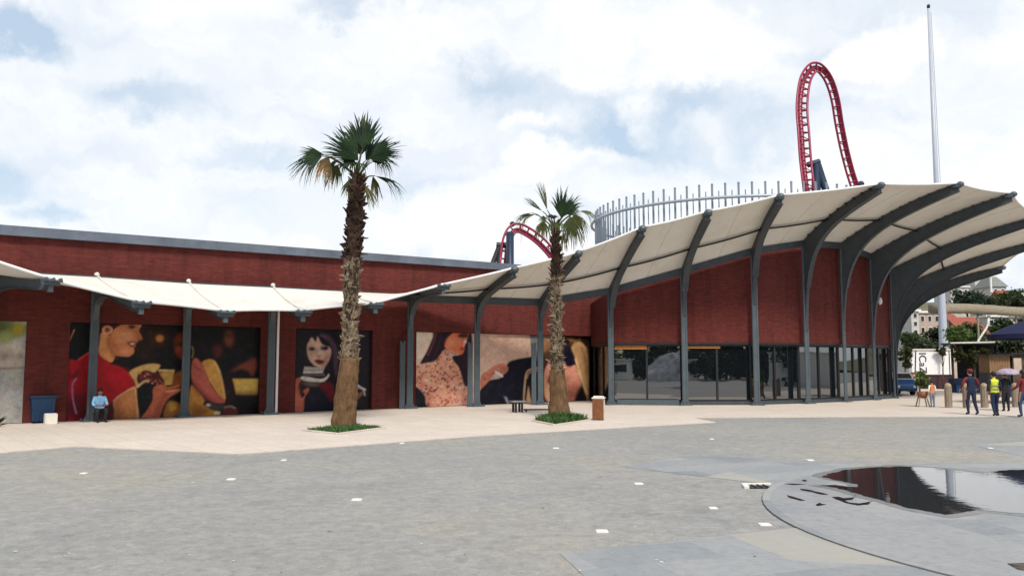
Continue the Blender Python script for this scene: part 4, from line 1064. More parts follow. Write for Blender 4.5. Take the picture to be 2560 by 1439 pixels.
def palm(label, Y, rows, smooth_to, dark_from, fronds, seed, group):
    r = random.Random(seed); line = trunk_line(rows, Y)
    g0 = line[0][0].copy(); g0.z = 0
    root = thing('palm_tree', label, 'palm tree', g0, group)
    def at(z):
        for (a, ra), (b, rb) in zip(line, line[1:]):
            if a.z <= z <= b.z: t = (z - a.z) / (b.z - a.z); return a.lerp(b, t), ra + (rb - ra) * t
        return line[-1] if z > line[0][0].z else line[0]
    zs, ze, zd = HZ(smooth_to, Y), line[-1][0].z, HZ(dark_from, Y)
    def col(z0, z1, shrink, amp, n, step, mat, name):
        mb = MB(); k = int((z1 - z0) / step) + 1; pts, rr = [], []
        for i in range(k + 1):
            z = z0 + (z1 - z0) * i / k; c, ra = at(z); pts.append(Vector((c.x, c.y, z))); rr.append(ra * shrink)
        mb.tube(pts, rr, n)
        for v in mb.v:
            c, _ = at(v.z); o = Vector((v.x - c.x, v.y - c.y, 0))
            q = noise.noise(Vector((v.x * 4, v.y * 4, v.z * 5))) * amp + noise.noise(Vector((v.x * 11, v.y * 11, v.z * 14))) * amp * .5
            v += o * q
        return mb.build(name, mat, root, smooth=True)
    col(-.05, zs + .1, 1.0, .09, 18, .08, M['palm_smooth'], 'trunk')
    col(zs, ze, .66, .10, 14, .12, M['palm_core'], 'upper_trunk')
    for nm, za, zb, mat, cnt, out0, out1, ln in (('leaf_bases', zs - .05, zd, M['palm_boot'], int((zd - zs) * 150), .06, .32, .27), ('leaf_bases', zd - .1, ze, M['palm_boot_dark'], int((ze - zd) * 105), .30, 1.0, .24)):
        mb = MB()
        for i in range(cnt):
            z = za + (zb - za) * (i + r.random()) / cnt; a = i * 2.39996 + r.uniform(-.3, .3)
            c, ra = at(z); o = Vector((math.cos(a), math.sin(a), 0)); tg = Vector((-o.y, o.x, 0))
            lean = r.choice((-1, 1)) * r.uniform(.15, .75) if nm and mat == M['palm_boot'] else r.uniform(-.3, .3)
            up = (Vector((0, 0, 1)) + tg * lean + o * r.uniform(out0, out1)).normalized()
            if r.random() < .12: up = (up + o * .9 + Vector((0, 0, -.6))).normalized()
            b0 = Vector((c.x, c.y, z)) + o * ra * (.58 + .16 * max(0, 1 - (z - zs) / 1.3)); L = ln * r.uniform(.4, 1.2) * (Y / 27.6) ** .3; w = ra * r.uniform(.16, .46)
            sdv = up.cross(o).normalized(); nn = sdv.cross(up)
            tip = b0 + up * L; mid = b0 + up * L * .5 + nn * r.uniform(-.02, .03)
            tw = r.uniform(.05, .55)
            sk = sdv * w * r.uniform(-.8, .8); mid += sk; tip += sk * 2
            q = [b0 - sdv * w, b0 + sdv * w, mid + sdv * w * .62, tip + sdv * w * .35 * tw, tip - sdv * w * .35 * tw, mid - sdv * w * .62]
            th = nn * -.025; n0 = len(mb.v); mb.v += q + [v + th for v in q]
            mb.f.append([n0 + t for t in range(6)]); mb.f.append([n0 + 6 + t for t in range(6)][::-1])
            for t in range(6): mb.f.append([n0 + t, n0 + 6 + t, n0 + 6 + (t + 1) % 6, n0 + (t + 1) % 6])
        mb.build(nm, mat, root)
    for k, (bx, by, hx, hy, tx, ty, dyh, dyt, spread, n, droop, mat, nrm) in enumerate(fronds):
        frond(root, P(bx, by, Y + dyh * .1), P(hx, hy, Y + dyh), P(tx, ty, Y + dyh + dyt), nrm, spread, n, droop, M[mat], seed * 100 + k)
    return root
FR = (0, -1, .25)
palm('tall fan palm on the pavement in front of the reader poster', 27.6,
     [(859, 1066, 66), (862, 1020, 58), (868, 960, 53), (873, 907, 49), (875, 850, 52), (877, 760, 50), (879, 680, 50), (885, 600, 55), (889, 520, 56), (892, 470, 52), (894, 438, 34)], 903, 655, [
      (893, 445, 907, 372, 913, 290, .15, .2, 40, 20, .05, 'palm', FR), (893, 445, 903, 378, 893, 292, .3, .3, 26, 12, .05, 'palm_olive', FR),
      (893, 445, 896, 402, 826, 326, -.35, -.3, 42, 28, .14, 'palm', (.25, -1, .3)), (893, 445, 890, 410, 838, 372, -.15, -.1, 36, 20, .35, 'palm', (.2, -1, .5)),
      (897, 445, 924, 398, 1002, 352, -.3, -.25, 42, 28, .22, 'palm', (-.25, -1, .3)), (897, 445, 926, 402, 1000, 385, .0, .1, 40, 20, .75, 'palm', (-.2, -.7, .8)), (897, 445, 930, 405, 972, 400, .1, .2, 50, 18, 1.0, 'palm_olive', (-.2, -.7, .8)),
      (890, 448, 806, 390, 728, 412, -.1, -.2, 44, 28, .5, 'palm', (.25, -.8, .6)), (890, 448, 812, 388, 752, 375, .05, .1, 18, 8, .1, 'palm', FR),
      (890, 450, 822, 392, 796, 440, -.3, -.2, 40, 22, .8, 'palm_dry', (.2, -1, .3)), (890, 448, 845, 412, 822, 452, -.1, .0, 48, 20, .7, 'palm_olive', (.1, -1, .3)), (890, 448, 842, 405, 812, 420, .2, .2, 50, 22, .6, 'palm', (.1, -.8, .6)),
      (898, 455, 938, 440, 1012, 462, -.05, -.1, 24, 18, .6, 'palm', (.2, -.5, .9)), (898, 455, 932, 440, 944, 488, .15, .1, 24, 12, .5, 'palm_olive', FR),
      (900, 462, 912, 462, 940, 514, -.15, -.1, 18, 12, .3, 'palm_olive', FR), (884, 462, 872, 450, 862, 486, -.1, -.1, 28, 12, .3, 'palm_olive', FR),
      (893, 445, 903, 388, 884, 316, .8, .9, 40, 18, .1, 'palm', (0, -.6, .8)), (893, 448, 897, 412, 880, 402, -.8, -.8, 46, 20, .5, 'palm', (0, -.5, .9)), (893, 448, 880, 405, 862, 410, .9, .8, 46, 18, .6, 'palm', (0, -.4, .9)),
      (893, 442, 914, 402, 962, 340, .5, .4, 34, 18, .1, 'palm', FR)], 3, 'fan palms on the pavement')
palm('shorter fan palm on the pavement in front of the curving canopy', 31.5,
     [(1398, 1042, 58), (1397, 1000, 46), (1394, 950, 42), (1392, 900, 33), (1391, 820, 31), (1390, 740, 30), (1391, 650, 27), (1389, 600, 24), (1388, 560, 16)], 930, 690, [
      (1388, 570, 1403, 545, 1418, 484, -.2, -.1, 46, 26, .06, 'palm', FR), (1388, 570, 1402, 545, 1404, 462, .1, .1, 10, 6, .05, 'palm', FR), (1388, 570, 1408, 540, 1440, 488, .2, .15, 32, 18, .25, 'palm', FR),
      (1386, 572, 1368, 525, 1350, 458, .1, .05, 11, 14, .08, 'palm_olive', FR), (1386, 572, 1356, 528, 1314, 494, .05, .0, 11, 14, .1, 'palm', FR),
      (1386, 574, 1366, 545, 1346, 548, -.15, -.1, 52, 26, .9, 'palm_olive', FR), (1386, 576, 1360, 552, 1352, 590, -.1, -.1, 46, 22, .5, 'palm_olive', FR),
      (1384, 576, 1338, 536, 1284, 545, .0, -.05, 30, 26, 1.0, 'palm_olive', (.2, -.6, .9)), (1384, 576, 1330, 532, 1286, 542, .0, -.05, 14, 10, .5, 'palm', (.2, -.6, .9)),
      (1390, 572, 1448, 528, 1496, 532, .0, .05, 34, 26, .9, 'palm_olive', (-.2, -.6, .9)), (1390, 574, 1436, 535, 1450, 585, -.2, -.1, 52, 28, .6, 'palm_olive', FR), (1390, 574, 1426, 540, 1428, 604, -.3, -.1, 40, 22, .5, 'palm_olive', FR), (1390, 572, 1414, 536, 1450, 520, .1, .1, 30, 16, .5, 'palm', FR),
      (1390, 580, 1408, 578, 1412, 622, -.2, -.05, 14, 10, .3, 'palm_dry', FR), (1388, 572, 1386, 548, 1374, 528, .5, .4, 44, 20, .5, 'palm', (0, -.4, .9)),
      (1388, 575, 1392, 556, 1392, 562, -.6, -.6, 46, 18, .6, 'palm_olive', (0, -.3, .9))], 5, 'fan palms on the pavement')
def grass_patch(corners, n, label, seed, hmax=.16, mound=0):
    r = random.Random(seed); mb = MB(); c = sum(corners, Vector()) / len(corners)
    for k in range(n):
        a, b, t, u = r.random(), r.random(), 0, 0
        p_ = corners[0] * (1 - a) * (1 - b) + corners[1] * a * (1 - b) + corners[2] * a * b + corners[3] * (1 - a) * b
        h = hmax * r.uniform(.4, 1.2); dv = Vector((r.uniform(-1, 1), r.uniform(-1, 1), 0)); w = Vector((-dv.y, dv.x, 0)).normalized() * r.uniform(.012, .03)
        z = Vector((0, 0, .01 + mound * max(0, 1 - (p_ - c).length / 1.0)))
        mb.face([p_ + z - w, p_ + z + w, p_ + z + dv * h * .9 + Vector((0, 0, h))])
    o = mb.build('grass', M['leaf2'] if False else M['grassm'], None, fix=False); o['label'] = label; o['category'] = 'grass'; o['kind'] = 'stuff'
def tree_pit(corners, label, lab2, seed, hm, mound, n=2600):
    c = sum(corners, Vector()) / 4
    t = thing('tree_pit', label, 'tree pit', Vector((c.x, c.y, .02)), 'planting squares round the palms')
    k = MB()
    for a, b in zip(corners, corners[1:] + corners[:1]): k.bar(a + Vector((0, 0, .02)), b + Vector((0, 0, .02)), .14, .045)
    k.build('kerb', M['pave'], t, bevel=.01)
    s = MB(); s.face([q + Vector((0, 0, .012)) for q in corners]); s.build('soil', M['soil'], t)
    c2 = [c + (q - c) * .93 for q in corners]
    grass_patch(c2, n, lab2, seed, hm, mound)
tree_pit([G(758, 1076, .02), G(845, 1085, .02), G(962, 1070, .02), G(880, 1062, .02)], 'pale kerbed planting square round the foot of the tall palm', 'short dark grass in the planting square of the tall palm', 1, .10, 0)
tree_pit([G(1333, 1052, .02), G(1388, 1063, .02), G(1474, 1050, .02), G(1415, 1040, .02)], 'pale kerbed planting square round the foot of the shorter palm', 'leafy ground cover round the foot of the shorter palm', 2, .20, .14, 3200)
#%%PART4
# ------------------------------------------------------------------ small things by the wall
M['navybin'] = simple('dark_blue_plastic', (.008, .035, .085), .5, 0, .25, 5)
t = thing('bench', 'small dark legged bench with pale slab top in front of the dark jacket poster', 'bench', G(1294, 1030, .022))
b0 = t.location.copy(); ax = Vector((.93, .37, 0)).normalized(); ay = Vector((-ax.y, ax.x, 0))
a = MB(); a.box(b0 + Vector((0, 0, .45)), (.58, .42, .06), ax); a.build('seat', M['galv'], t, bevel=.008)
for q in (-.14, .14):
    a = MB()
    for w in (-.15, .15): a.box(b0 + ax * q + ay * w + Vector((0, 0, .21)), (.08, .06, .42), ax)
    a.box(b0 + ax * q + Vector((0, 0, .39)), (.07, .34, .05), ax); a.build('leg', M['blackm'], t)
t = thing('low_plank', 'long low dark plank on short legs beside the foot of the shorter palm', 'bench', G(1345, 1029, .022))  # long low dark plank on two short legs
b0 = t.location.copy(); a = MB(); a.box(b0 + Vector((0, 0, .10)), (1.2, .26, .05), (1, .1, 0)); a.build('seat', M['blackm'], t)
for q in (-.5, .5):
    a = MB(); a.box(b0 + Vector((q, q * .1, .04)), (.06, .2, .08), (1, .1, 0)); a.build('leg', M['blackm'], t)
t = thing('waste_bin', 'brown panelled waste bin with cream lid and side right of the shorter palm', 'waste bin', G(1497, 1049, .022))
b0 = t.location.copy(); ax = Vector((.95, -.31, 0)).normalized(); ay = Vector((-ax.y, ax.x, 0))
ax = Vector((.87, -.5, 0)).normalized(); ax = Vector((math.cos(R(22)), -math.sin(R(22)), 0)); ax = Vector((math.cos(R(-14)), math.sin(R(-14)), 0)); ay = Vector((-ax.y, ax.x, 0))
a = MB(); a.box(b0 + Vector((0, 0, .40)), (.40, .38, .74), ax); a.build('body', M['offwhite'], t, bevel=.01)
a = MB(); a.box(b0 - ay * .195 + Vector((0, 0, .39)), (.41, .03, .72), ax)
for k in range(6): a.box(b0 - ay * .213 + ax * (-.17 + k * .068) + Vector((0, 0, .39)), (.054, .02, .70), ax)
a.build('front_panel', M['rust'], t, bevel=.004)
a = MB(); a.box(b0 + Vector((0, 0, .79)), (.46, .44, .05), ax); a.box(b0 + Vector((0, 0, .835)), (.36, .34, .05), ax); a.build('lid', M['offwhite'], t, bevel=.02)
t = thing('wheeled_bin', 'blue plastic bin standing against the brick pier at the far left', 'bin', G(102, 1056, .022))
b0 = t.location.copy(); ax = DIRW; ay = -NRM
a = MB()
for z0, z1, w0, w1 in ((.06, .86, .62, .74),):
    q = [b0 + ax * sx * w / 2 + ay * sy * w * .48 + Vector((0, 0, z)) for z, w in ((z0, w0), (z1, w1)) for sx, sy in ((-1, -1), (1, -1), (1, 1), (-1, 1))]
    for f in ((0, 3, 2, 1), (4, 5, 6, 7), (0, 1, 5, 4), (1, 2, 6, 5), (2, 3, 7, 6), (3, 0, 4, 7)): a.face([q[i] for i in f])
for k in range(5): a.box(b0 + ax * (-.26 + k * .13) - ay * .335 + Vector((0, 0, .42)), (.03, .03, .66), ax)
a.build('body', M['navybin'], t)
a = MB(); a.box(b0 + Vector((0, 0, .90)), (.80, .78, .07), ax); a.tube([b0 - ax * .3 + ay * .4 + Vector((0, 0, .9)), b0 + ax * .3 + ay * .4 + Vector((0, 0, .9))], .025); a.build('lid', M['navybin'], t, bevel=.02)
for q in (-.3, .3):
    a = MB(); a.tube([b0 + ax * q + ay * .3 + Vector((0, 0, .08)), b0 + ax * (q + .06) + ay * .3 + Vector((0, 0, .08))], .08, 12); a.build('wheel', M['rubber'], t)
t = thing('carton', 'small white carton on the pavement in front of the blue bin', 'box', G(126, 1059, .022))
b0 = t.location.copy(); a = MB(); a.box(b0 + Vector((0, 0, .16)), (.37, .3, .32), DIRW); a.build('body', M['offwhite'], t, bevel=.01)
a = MB(); a.box(b0 - NRM * -.07 + Vector((0, 0, .335)), (.37, .15, .012), DIRW); a.box(b0 - NRM * .08 + Vector((0, 0, .345)), (.36, .14, .012), DIRW); a.build('flap', M['white'], t)
t = thing('spiky_plant', 'spiky grey green plant at the far left picture edge', 'plant', G(-12, 1066, .022)); r_ = random.Random(3)
a = MB(); b0 = t.location.copy()
for k in range(34):
    an = r_.uniform(0, 6.28); el = r_.uniform(.2, 1.3); d = Vector((math.cos(an) * math.cos(el), math.sin(an) * math.cos(el), math.sin(el))); L = r_.uniform(.35, .6); w = Vector((-d.y, d.x, 0)).normalized() * .025
    a.face([b0 - w, b0 + w, b0 + d * L * .6 + w * .8, b0 + d * L - Vector((0, 0, .08)), b0 + d * L * .6 - w * .8])
a.build('leaves', M['leaf_dark'], t, fix=False)

# ------------------------------------------------------------------ people
def skin_mesh(joints, edges):
    names = list(joints); me = bpy.data.meshes.new('tmp'); me.from_pydata([joints[n][:3] for n in names], [(names.index(a), names.index(b)) for a, b in edges], [])
    o = bpy.data.objects.new('tmp', me); COL.objects.link(o)
    o.modifiers.new('skin', 'SKIN'); sv = me.skin_vertices[0].data
    for i, n in enumerate(names):
        q = joints[n]; sv[i].radius = (q[3], q[4] if len(q) > 4 else q[3]); sv[i].use_root = n == 'pelvis'
    s = o.modifiers.new('sub', 'SUBSURF'); s.levels = 2; s.render_levels = 2
    dg = bpy.context.evaluated_depsgraph_get(); out = bpy.data.meshes.new_from_object(o.evaluated_get(dg))
    bpy.data.objects.remove(o); return out
def person(label, loc, yaw, h, pose, mats, zones, group=None, hair=True, long_hair=False, name='person'):
    root = thing(name, label, 'person', loc, group); root.rotation_euler = (0, 0, 0)
    k = h / 1.72
    J = {'pelvis': (0, 0, .94, .15, .12), 'waist': (0, .0, 1.08, .14, .11), 'chest': (0, .01, 1.28, .17, .125), 'neck0': (0, 0, 1.44, .075, .075), 'neck': (0, .01, 1.50, .055, .06), 'jaw': (0, .02, 1.56, .07, .08), 'head': (0, .02, 1.63, .085, .098), 'crown': (0, .01, 1.69, .065, .075), 'nose': (0, .115, 1.60, .014)}
    E = [('pelvis', 'waist'), ('waist', 'chest'), ('chest', 'neck0'), ('neck0', 'neck'), ('neck', 'jaw'), ('jaw', 'head'), ('head', 'crown'), ('head', 'nose')]
    for s, n in ((-1, 'l'), (1, 'r')):
        J.update({'sho' + n: (s * .19, 0, 1.40, .07), 'elb' + n: (s * .25, -.02, 1.12, .05), 'wri' + n: (s * .25, .06, .88, .034), 'pal' + n: (s * .25, .075, .80, .036, .022),
                  'hip' + n: (s * .095, 0, .86, .105, .11), 'kne' + n: (s * .10, .01, .48, .072), 'ank' + n: (s * .10, -.01, .10, .05), 'hee' + n: (s * .10, -.03, .045, .042), 'toe' + n: (s * .115, .15, .035, .038, .03), 'ear' + n: (s * .095, .01, 1.62, .016)})
        E += [('chest', 'sho' + n), ('sho' + n, 'elb' + n), ('elb' + n, 'wri' + n), ('wri' + n, 'pal' + n), ('pelvis', 'hip' + n), ('hip' + n, 'kne' + n), ('kne' + n, 'ank' + n), ('ank' + n, 'hee' + n), ('hee' + n, 'toe' + n), ('head', 'ear' + n)]
    for n, v in pose.items(): J[n] = tuple(v) + tuple(J[n][len(v):])
    me = skin_mesh(J, E)
    bm = bmesh.new(); bm.from_mesh(me)
    # five fingers on each hand, as tapering tubes rooted in the palm
    fm = MB()
    for s, n in ((-1, 'l'), (1, 'r')):
        pa, wr = Vector(J['pal' + n][:3]), Vector(J['wri' + n][:3]); d = (pa - wr).normalized(); sd_ = d.cross(Vector((1, 0, 0))).normalized(); nn = sd_.cross(d)
        for q, L in ((-.027, .062), (-.009, .075), (.009, .07), (.026, .055)):
            c = pa + sd_ * q + d * .015; fm.tube([c, c + d * L * .55 + nn * -s * .004, c + d * L - nn * s * .02], [.010, .009, .007], 6)
        c = pa - sd_ * .02 - d * .02; fm.tube([c, c - sd_ * .03 + d * .02, c - sd_ * .04 + d * .05], [.011, .010, .008], 6)
    off = len(bm.verts); vs2 = [bm.verts.new(v) for v in fm.v]
    for f in fm.f:
        try: bm.faces.new([vs2[i] for i in f])
        except ValueError: pass
    for m in mats: me.materials.append(m)
    rot = Matrix.Rotation(yaw, 3, 'Z')
    for f in bm.faces:
        c = f.calc_center_median(); f.material_index = zones(c); f.smooth = True
    for v in bm.verts: v.co = rot @ (v.co * k)
    bm.to_mesh(me); bm.free()
    me.name = 'body'; o = bpy.data.objects.new('body', me); COL.objects.link(o); o.parent = root
    if hair:
        hm = MB(); hc = Vector(J['head'][:3]); hm.sphere(hc + Vector((0, -.022, .03)), (.098, .108, .115), 14, 8)
        if long_hair: hm.sphere(hc + Vector((0, -.06, -.1)), (.09, .06, .17), 12, 8)
        for q in range(len(hm.v)):
            v = hm.v[q]; v += (v - hc) * .10 * noise.noise(v * 40)
        hm.v = [rot @ (v * k) + root.location for v in hm.v]
        hm.build('hair', M['hair'], root, smooth=True)
    return root, J, rot, k
def walk_zone(top, sleeve_z=1.0, top_z=.93):
    def z(c):
        if c.z > 1.50 and abs(c.x) < .14: return 3
        if abs(c.x) > .17 and c.z < sleeve_z: return 3
        if c.z < .09: return 4
        if c.z < top_z and abs(c.x) < .20: return 2
        return 1 if (abs(c.x) > .15 and c.z > sleeve_z) else 0
    return z
Zg = .022
stride = {'hipl': (-.095, .02, .86), 'knel': (-.10, .10, .49), 'ankl': (-.10, .06, .12), 'heel': (-.10, .03, .06), 'toel': (-.11, .22, .04), 'kner': (.10, -.04, .48), 'ankr': (.10, -.20, .13), 'heer': (.10, -.23, .09), 'toer': (.11, -.06, .035)}
pA, J, rot, k = person('person walking away in a navy waistcoat over maroon sleeves and dark trousers', G(2430, 1036, Zg), R(4), 1.78, {**stride, 'elbl': (-.33, -.02, 1.16), 'wril': (-.36, .10, .98), 'pall': (-.36, .14, .92), 'elbr': (.32, -.02, 1.16), 'wrir': (.34, .12, 1.0), 'palr': (.34, .16, .94)},
       [M['navycloth'], M['maroon'], M['navycloth'], M['skin'], M['blackcloth']], walk_zone(0, 1.0))
a = MB(); hd = pA.location + rot @ (Vector((0, .01, 1.70)) * k); a.sphere(hd + Vector((0, -.01, -.02)), (.12, .13, .09), 12, 6); a.build('cap', M['maroon'], pA, smooth=True)
pB, J, rot, k = person('person walking away in a yellow high visibility vest and navy trousers', G(2489, 1039, Zg), R(-3), 1.68, {**{n: (-v[0], v[1], v[2]) for n, v in []}, 'kner': (.10, .09, .49), 'ankr': (.10, .05, .12), 'toer': (.115, .20, .04), 'knel': (-.10, -.03, .48), 'ankl': (-.10, -.15, .12), 'heel': (-.10, -.18, .08), 'toel': (-.11, -.02, .035)},
       [M['hivis'], M['navycloth'], M['navycloth'], M['skin'], M['blackcloth']], walk_zone(0, .98))
a = MB()
for z in (1.06, 1.2): a.box(pB.location + rot @ (Vector((0, -.12, z)) * k), (.26, .012, .045), rot @ Vector((1, 0, 0)))
a.build('reflective_strip', M['galv'], pB)
pC, J, rot, k = person('person in a reddish brown jacket and jeans at the right picture edge', G(2562, 1042, Zg), R(25), 1.75, {**stride, 'elbl': (-.30, .03, 1.14), 'wril': (-.33, .2, 1.02), 'pall': (-.34, .27, .99)},
       [M['maroon'], M['maroon'], M['denim'], M['skin'], M['blackcloth']], walk_zone(0, .95), long_hair=True)
pD, J, rot, k = person('person in black clothes under a pale parasol, half hidden by the yellow vest', G(2516, 1027, Zg), R(-8), 1.62, {'elbr': (.27, .08, 1.16), 'wrir': (.18, .16, 1.32), 'palr': (.15, .17, 1.38)},
       [M['blackcloth'], M['blackcloth'], M['blackcloth'], M['skin'], M['blackcloth']], walk_zone(0, .95))
hnd = pD.location + rot @ (Vector((.15, .17, 1.40)) * k)
t = thing('hand_parasol', 'pale pink and white parasol held over the person in black', 'parasol', hnd)
top = hnd + Vector((.0, -.10, .50)); a = MB(); a.tube([hnd + Vector((0, .02, -.12)), top], .012, 6); a.build('handle', M['galv'], t)
a = MB(); n0 = len(a.v)
for j in range(6):
    rr, zz = .50 * math.sin(j / 5 * 1.35), -.34 * (1 - math.cos(j / 5 * 1.35))
    for q in range(16):
        an = q * math.pi / 8; sc = 1 - (.05 if q % 2 and j == 5 else 0); a.v.append(top + Vector((max(rr, .005) * sc * math.cos(an), max(rr, .005) * sc * math.sin(an), zz)))
for j in range(5):
    for q in range(16):
        m0 = n0 + j * 16; a.f.append([m0 + q, m0 + (q + 1) % 16, m0 + 16 + (q + 1) % 16, m0 + 16 + q])
cp_ = a.build('canopy', simple('pale_parasol_cloth', (.36, .29, .36), .7, 0, .3, 6), t, smooth=True, fix=False)
s_ = cp_.modifiers.new('thick', 'SOLIDIFY'); s_.thickness = .006
pE, J, rot, k = person('child in an orange and white top and grey trousers by the potted bush', G(2332, 1017, Zg), R(10), 1.22, {}, [M['orange'], M['white'], M['greycloth'], M['skin'], M['blackcloth']], walk_zone(0, 1.0))
# person sitting low against the poster
sl = G(247, 1054, .022) 
yawS = math.atan2(NRM.y, NRM.x) - R(90)
pF, J, rot, k = person('person in a light blue shirt sitting low in front of the red shirt poster', sl, yawS, 1.66,
       {'pelvis': (0, -.05, .42), 'waist': (0, -.06, .55), 'chest': (0, -.02, .75), 'neck0': (0, .0, .91), 'neck': (0, .015, .97), 'jaw': (0, .04, 1.02), 'head': (0, .04, 1.09), 'crown': (0, .03, 1.15), 'nose': (0, .135, 1.06), 'earl': (-.095, .03, 1.08), 'earr': (.095, .03, 1.08),
        'shol': (-.18, -.01, .87), 'shor': (.18, -.01, .87), 'elbl': (-.24, .08, .62), 'elbr': (.24, .08, .62), 'wril': (-.12, .27, .60), 'wrir': (.12, .27, .60), 'pall': (-.06, .32, .60), 'palr': (.06, .32, .60),
        'hipl': (-.10, .02, .41), 'hipr': (.10, .02, .41), 'knel': (-.15, .40, .45), 'kner': (.15, .40, .45), 'ankl': (-.13, .34, .09), 'ankr': (.13, .34, .09), 'heel': (-.13, .31, .045), 'heer': (.13, .31, .045), 'toel': (-.15, .49, .035), 'toer': (.15, .49, .035)},
       [M['bluecloth'], M['bluecloth'], M['blackcloth'], M['tanskin'], M['blackcloth']],
       lambda c: 3 if c.z > .955 or (c.y > .2 and c.z > .53 and abs(c.x) < .2) else (4 if c.z < .08 else (0 if c.z > .50 and c.y < .2 else 2)))
st = thing('stool', 'low stool under the person in the light blue shirt', 'stool', sl)
a = MB(); c0 = sl + rot @ Vector((0, -.06, 0)); a.box(c0 + Vector((0, 0, .29)), (.34, .32, .04), rot @ Vector((1, 0, 0))); a.build('seat', M['blackm'], st)
for sx in (-.13, .13):
    for sy in (-.12, .12):
        a = MB(); a.tube([c0 + rot @ Vector((sx, sy, .0)), c0 + rot @ Vector((sx * .9, sy * .9, .28))], .018, 6); a.build('leg', M['blackm'], st)

# ------------------------------------------------------------------ things behind the pavilion, right
def hgt(px, py, Y): return P(px, py, Y)
# tall white flag pole
b0 = P(2361, 900, 72); b0.z = 0
t = thing('flag_pole', 'tall tapering white flag pole rising behind the canopy at right', 'flag pole', b0)
a = MB(); hp = HZ(6, 72); a.tube([b0 + Vector((0, 0, z)) for z in (0, 4, 8, 16, hp - .6)], [.40, .36, .29, .22, .12], 16); a.build('shaft', M['pole'], t, smooth=True)
a = MB(); a.sphere(b0 + Vector((0, 0, hp - .4)), (.15, .15, .22), 10, 6); a.build('finial', M['blackm'], t)
a = MB(); a.tube([b0 + Vector((.36, -.28, 1.2)), b0 + Vector((.14, -.12, hp - 1))], .02, 5); a.build('halyard', M['galv'], t)
# bollards
b0 = G(2372, 1018, Zg)
t = thing('bollard', 'round topped weathered wooden bollard left of the person in maroon sleeves', 'bollard', b0, 'wooden bollards on the pavement')
a = MB(); a.lathe(b0, [(.155, 0), (.15, .1), (.145, .9), (.15, .98)], 14)
for kk in range(10):
    an = kk * .628; a.box(b0 + Vector((.15 * math.cos(an), .15 * math.sin(an), .5)), (.02, .035, .9), (math.cos(an), math.sin(an), 0))
a.build('post', M['wood'], t, smooth=False)
a = MB(); a.sphere(b0 + Vector((0, 0, .98)), (.15, .15, .15), 14, 8); a.build('cap', simple('yellowed_wood', (.34, .27, .15), .8, 0, .3, 12), t, smooth=True)
for px_, py_, l_ in ((2417, 1019, 'weathered wooden bollard half hidden behind the person in maroon sleeves'), (2462, 1018, 'weathered wooden bollard between the two walking persons'), (2540, 1017, 'weathered wooden bollard left of the person at the right edge')):
    copy_thing(t, G(px_, py_, Zg), l_)
# potted bush on a leggy stand
b0 = G(2307, 1016, Zg)
t = thing('planter', 'leafy green bush in a brown pot on spindly legs left of the child', 'planter', b0)
a = MB(); a.lathe(b0 + Vector((0, 0, .40)), [(.16, 0), (.22, .12), (.25, .30), (.22, .30), (.2, .2)], 14); a.build('pot', M['rust'], t, smooth=True)
for kk in range(4):
    an = .6 + kk * math.pi / 2; a = MB(); d = Vector((math.cos(an), math.sin(an), 0)); a.tube([b0 + d * .34, b0 + d * .2 + Vector((0, 0, .45))], .03, 6); a.build('leg', M['wood'], t)
def leaves(mb, c, rad, n, size, seed, shell=.35):
    r = random.Random(seed); c = Vector(c)
    cl = []
    for k in range(max(4, n // 60)):
        d = Vector((r.gauss(0, 1), r.gauss(0, 1), r.gauss(0, 1))).normalized() * (r.random() ** shell)
        cl.append(Vector((d.x * rad[0], d.y * rad[1], d.z * rad[2])))
    for k in range(n):
        o = r.choice(cl); sp = min(rad) * .34
        q = c + o + Vector((r.gauss(0, sp), r.gauss(0, sp), r.gauss(0, sp * .7)))
        u = Vector((r.gauss(0, 1), r.gauss(0, 1), r.gauss(0, .7))).normalized(); v = u.cross(Vector((r.gauss(0, 1), r.gauss(0, 1), r.gauss(0, 1)))).normalized()
        s = size * r.uniform(.6, 1.4)
        mb.face([q - u * s, q + v * s * .45, q + u * s, q - v * s * .45])
a = MB(); leaves(a, b0 + Vector((0, 0, 1.20)), (.24, .24, .38), 620, .075, 5); a.build('foliage', M['leaf2'], t, fix=False)
def tree(label, b, h, crown, n, size, mat, seed, group=None, name='tree', cats='tree', trunk_r=.16, blobs=4):
    b = Vector((b[0], b[1], b[2] if len(b) > 2 else 0)); t = thing(name, label, cats, b, group); r = random.Random(seed)
    cx, cz, cr, chh = 0, h - crown[2] , crown[0], crown[2]
    a = MB(); lean = Vector((r.uniform(-.3, .3), r.uniform(-.3, .3), 0))
    a.tube([b, b + lean * .3 + Vector((0, 0, h * .3)), b + lean * .7 + Vector((0, 0, h * .6)), b + lean + Vector((0, 0, h * .85))], [trunk_r * 1.3, trunk_r, trunk_r * .75, trunk_r * .3], 8)
    for k in range(6):
        an = r.uniform(0, 6.28); z0 = h * r.uniform(.4, .7); e = Vector((math.cos(an) * crown[0] * .7, math.sin(an) * crown[1] * .7, h * r.uniform(.12, .25)))
        s0 = b + lean * .6 + Vector((0, 0, z0)); a.tube([s0, s0 + e * .5 + Vector((0, 0, .1 * h)), s0 + e], [trunk_r * .5, trunk_r * .3, trunk_r * .1], 6)
    a.build('trunk', M['bark'], t, smooth=True)
    a = MB(); c0 = b + lean * .8 + Vector((0, 0, h - crown[2]))
    for k in range(blobs):
        an = k * 2.4 + r.uniform(0, 1); q = .45 if blobs > 1 else 0
        leaves(a, c0 + Vector((math.cos(an) * crown[0] * q, math.sin(an) * crown[1] * q, r.uniform(-.35, .35) * crown[2])), (crown[0] * .62, crown[1] * .62, crown[2] * .66), n // blobs, size, seed * 31 + k)
    a.build('crown', mat, t, fix=False)
    return t
def gx(px, Y, z=0): p_ = P(px, 905, Y); return (p_.x, Y, z)
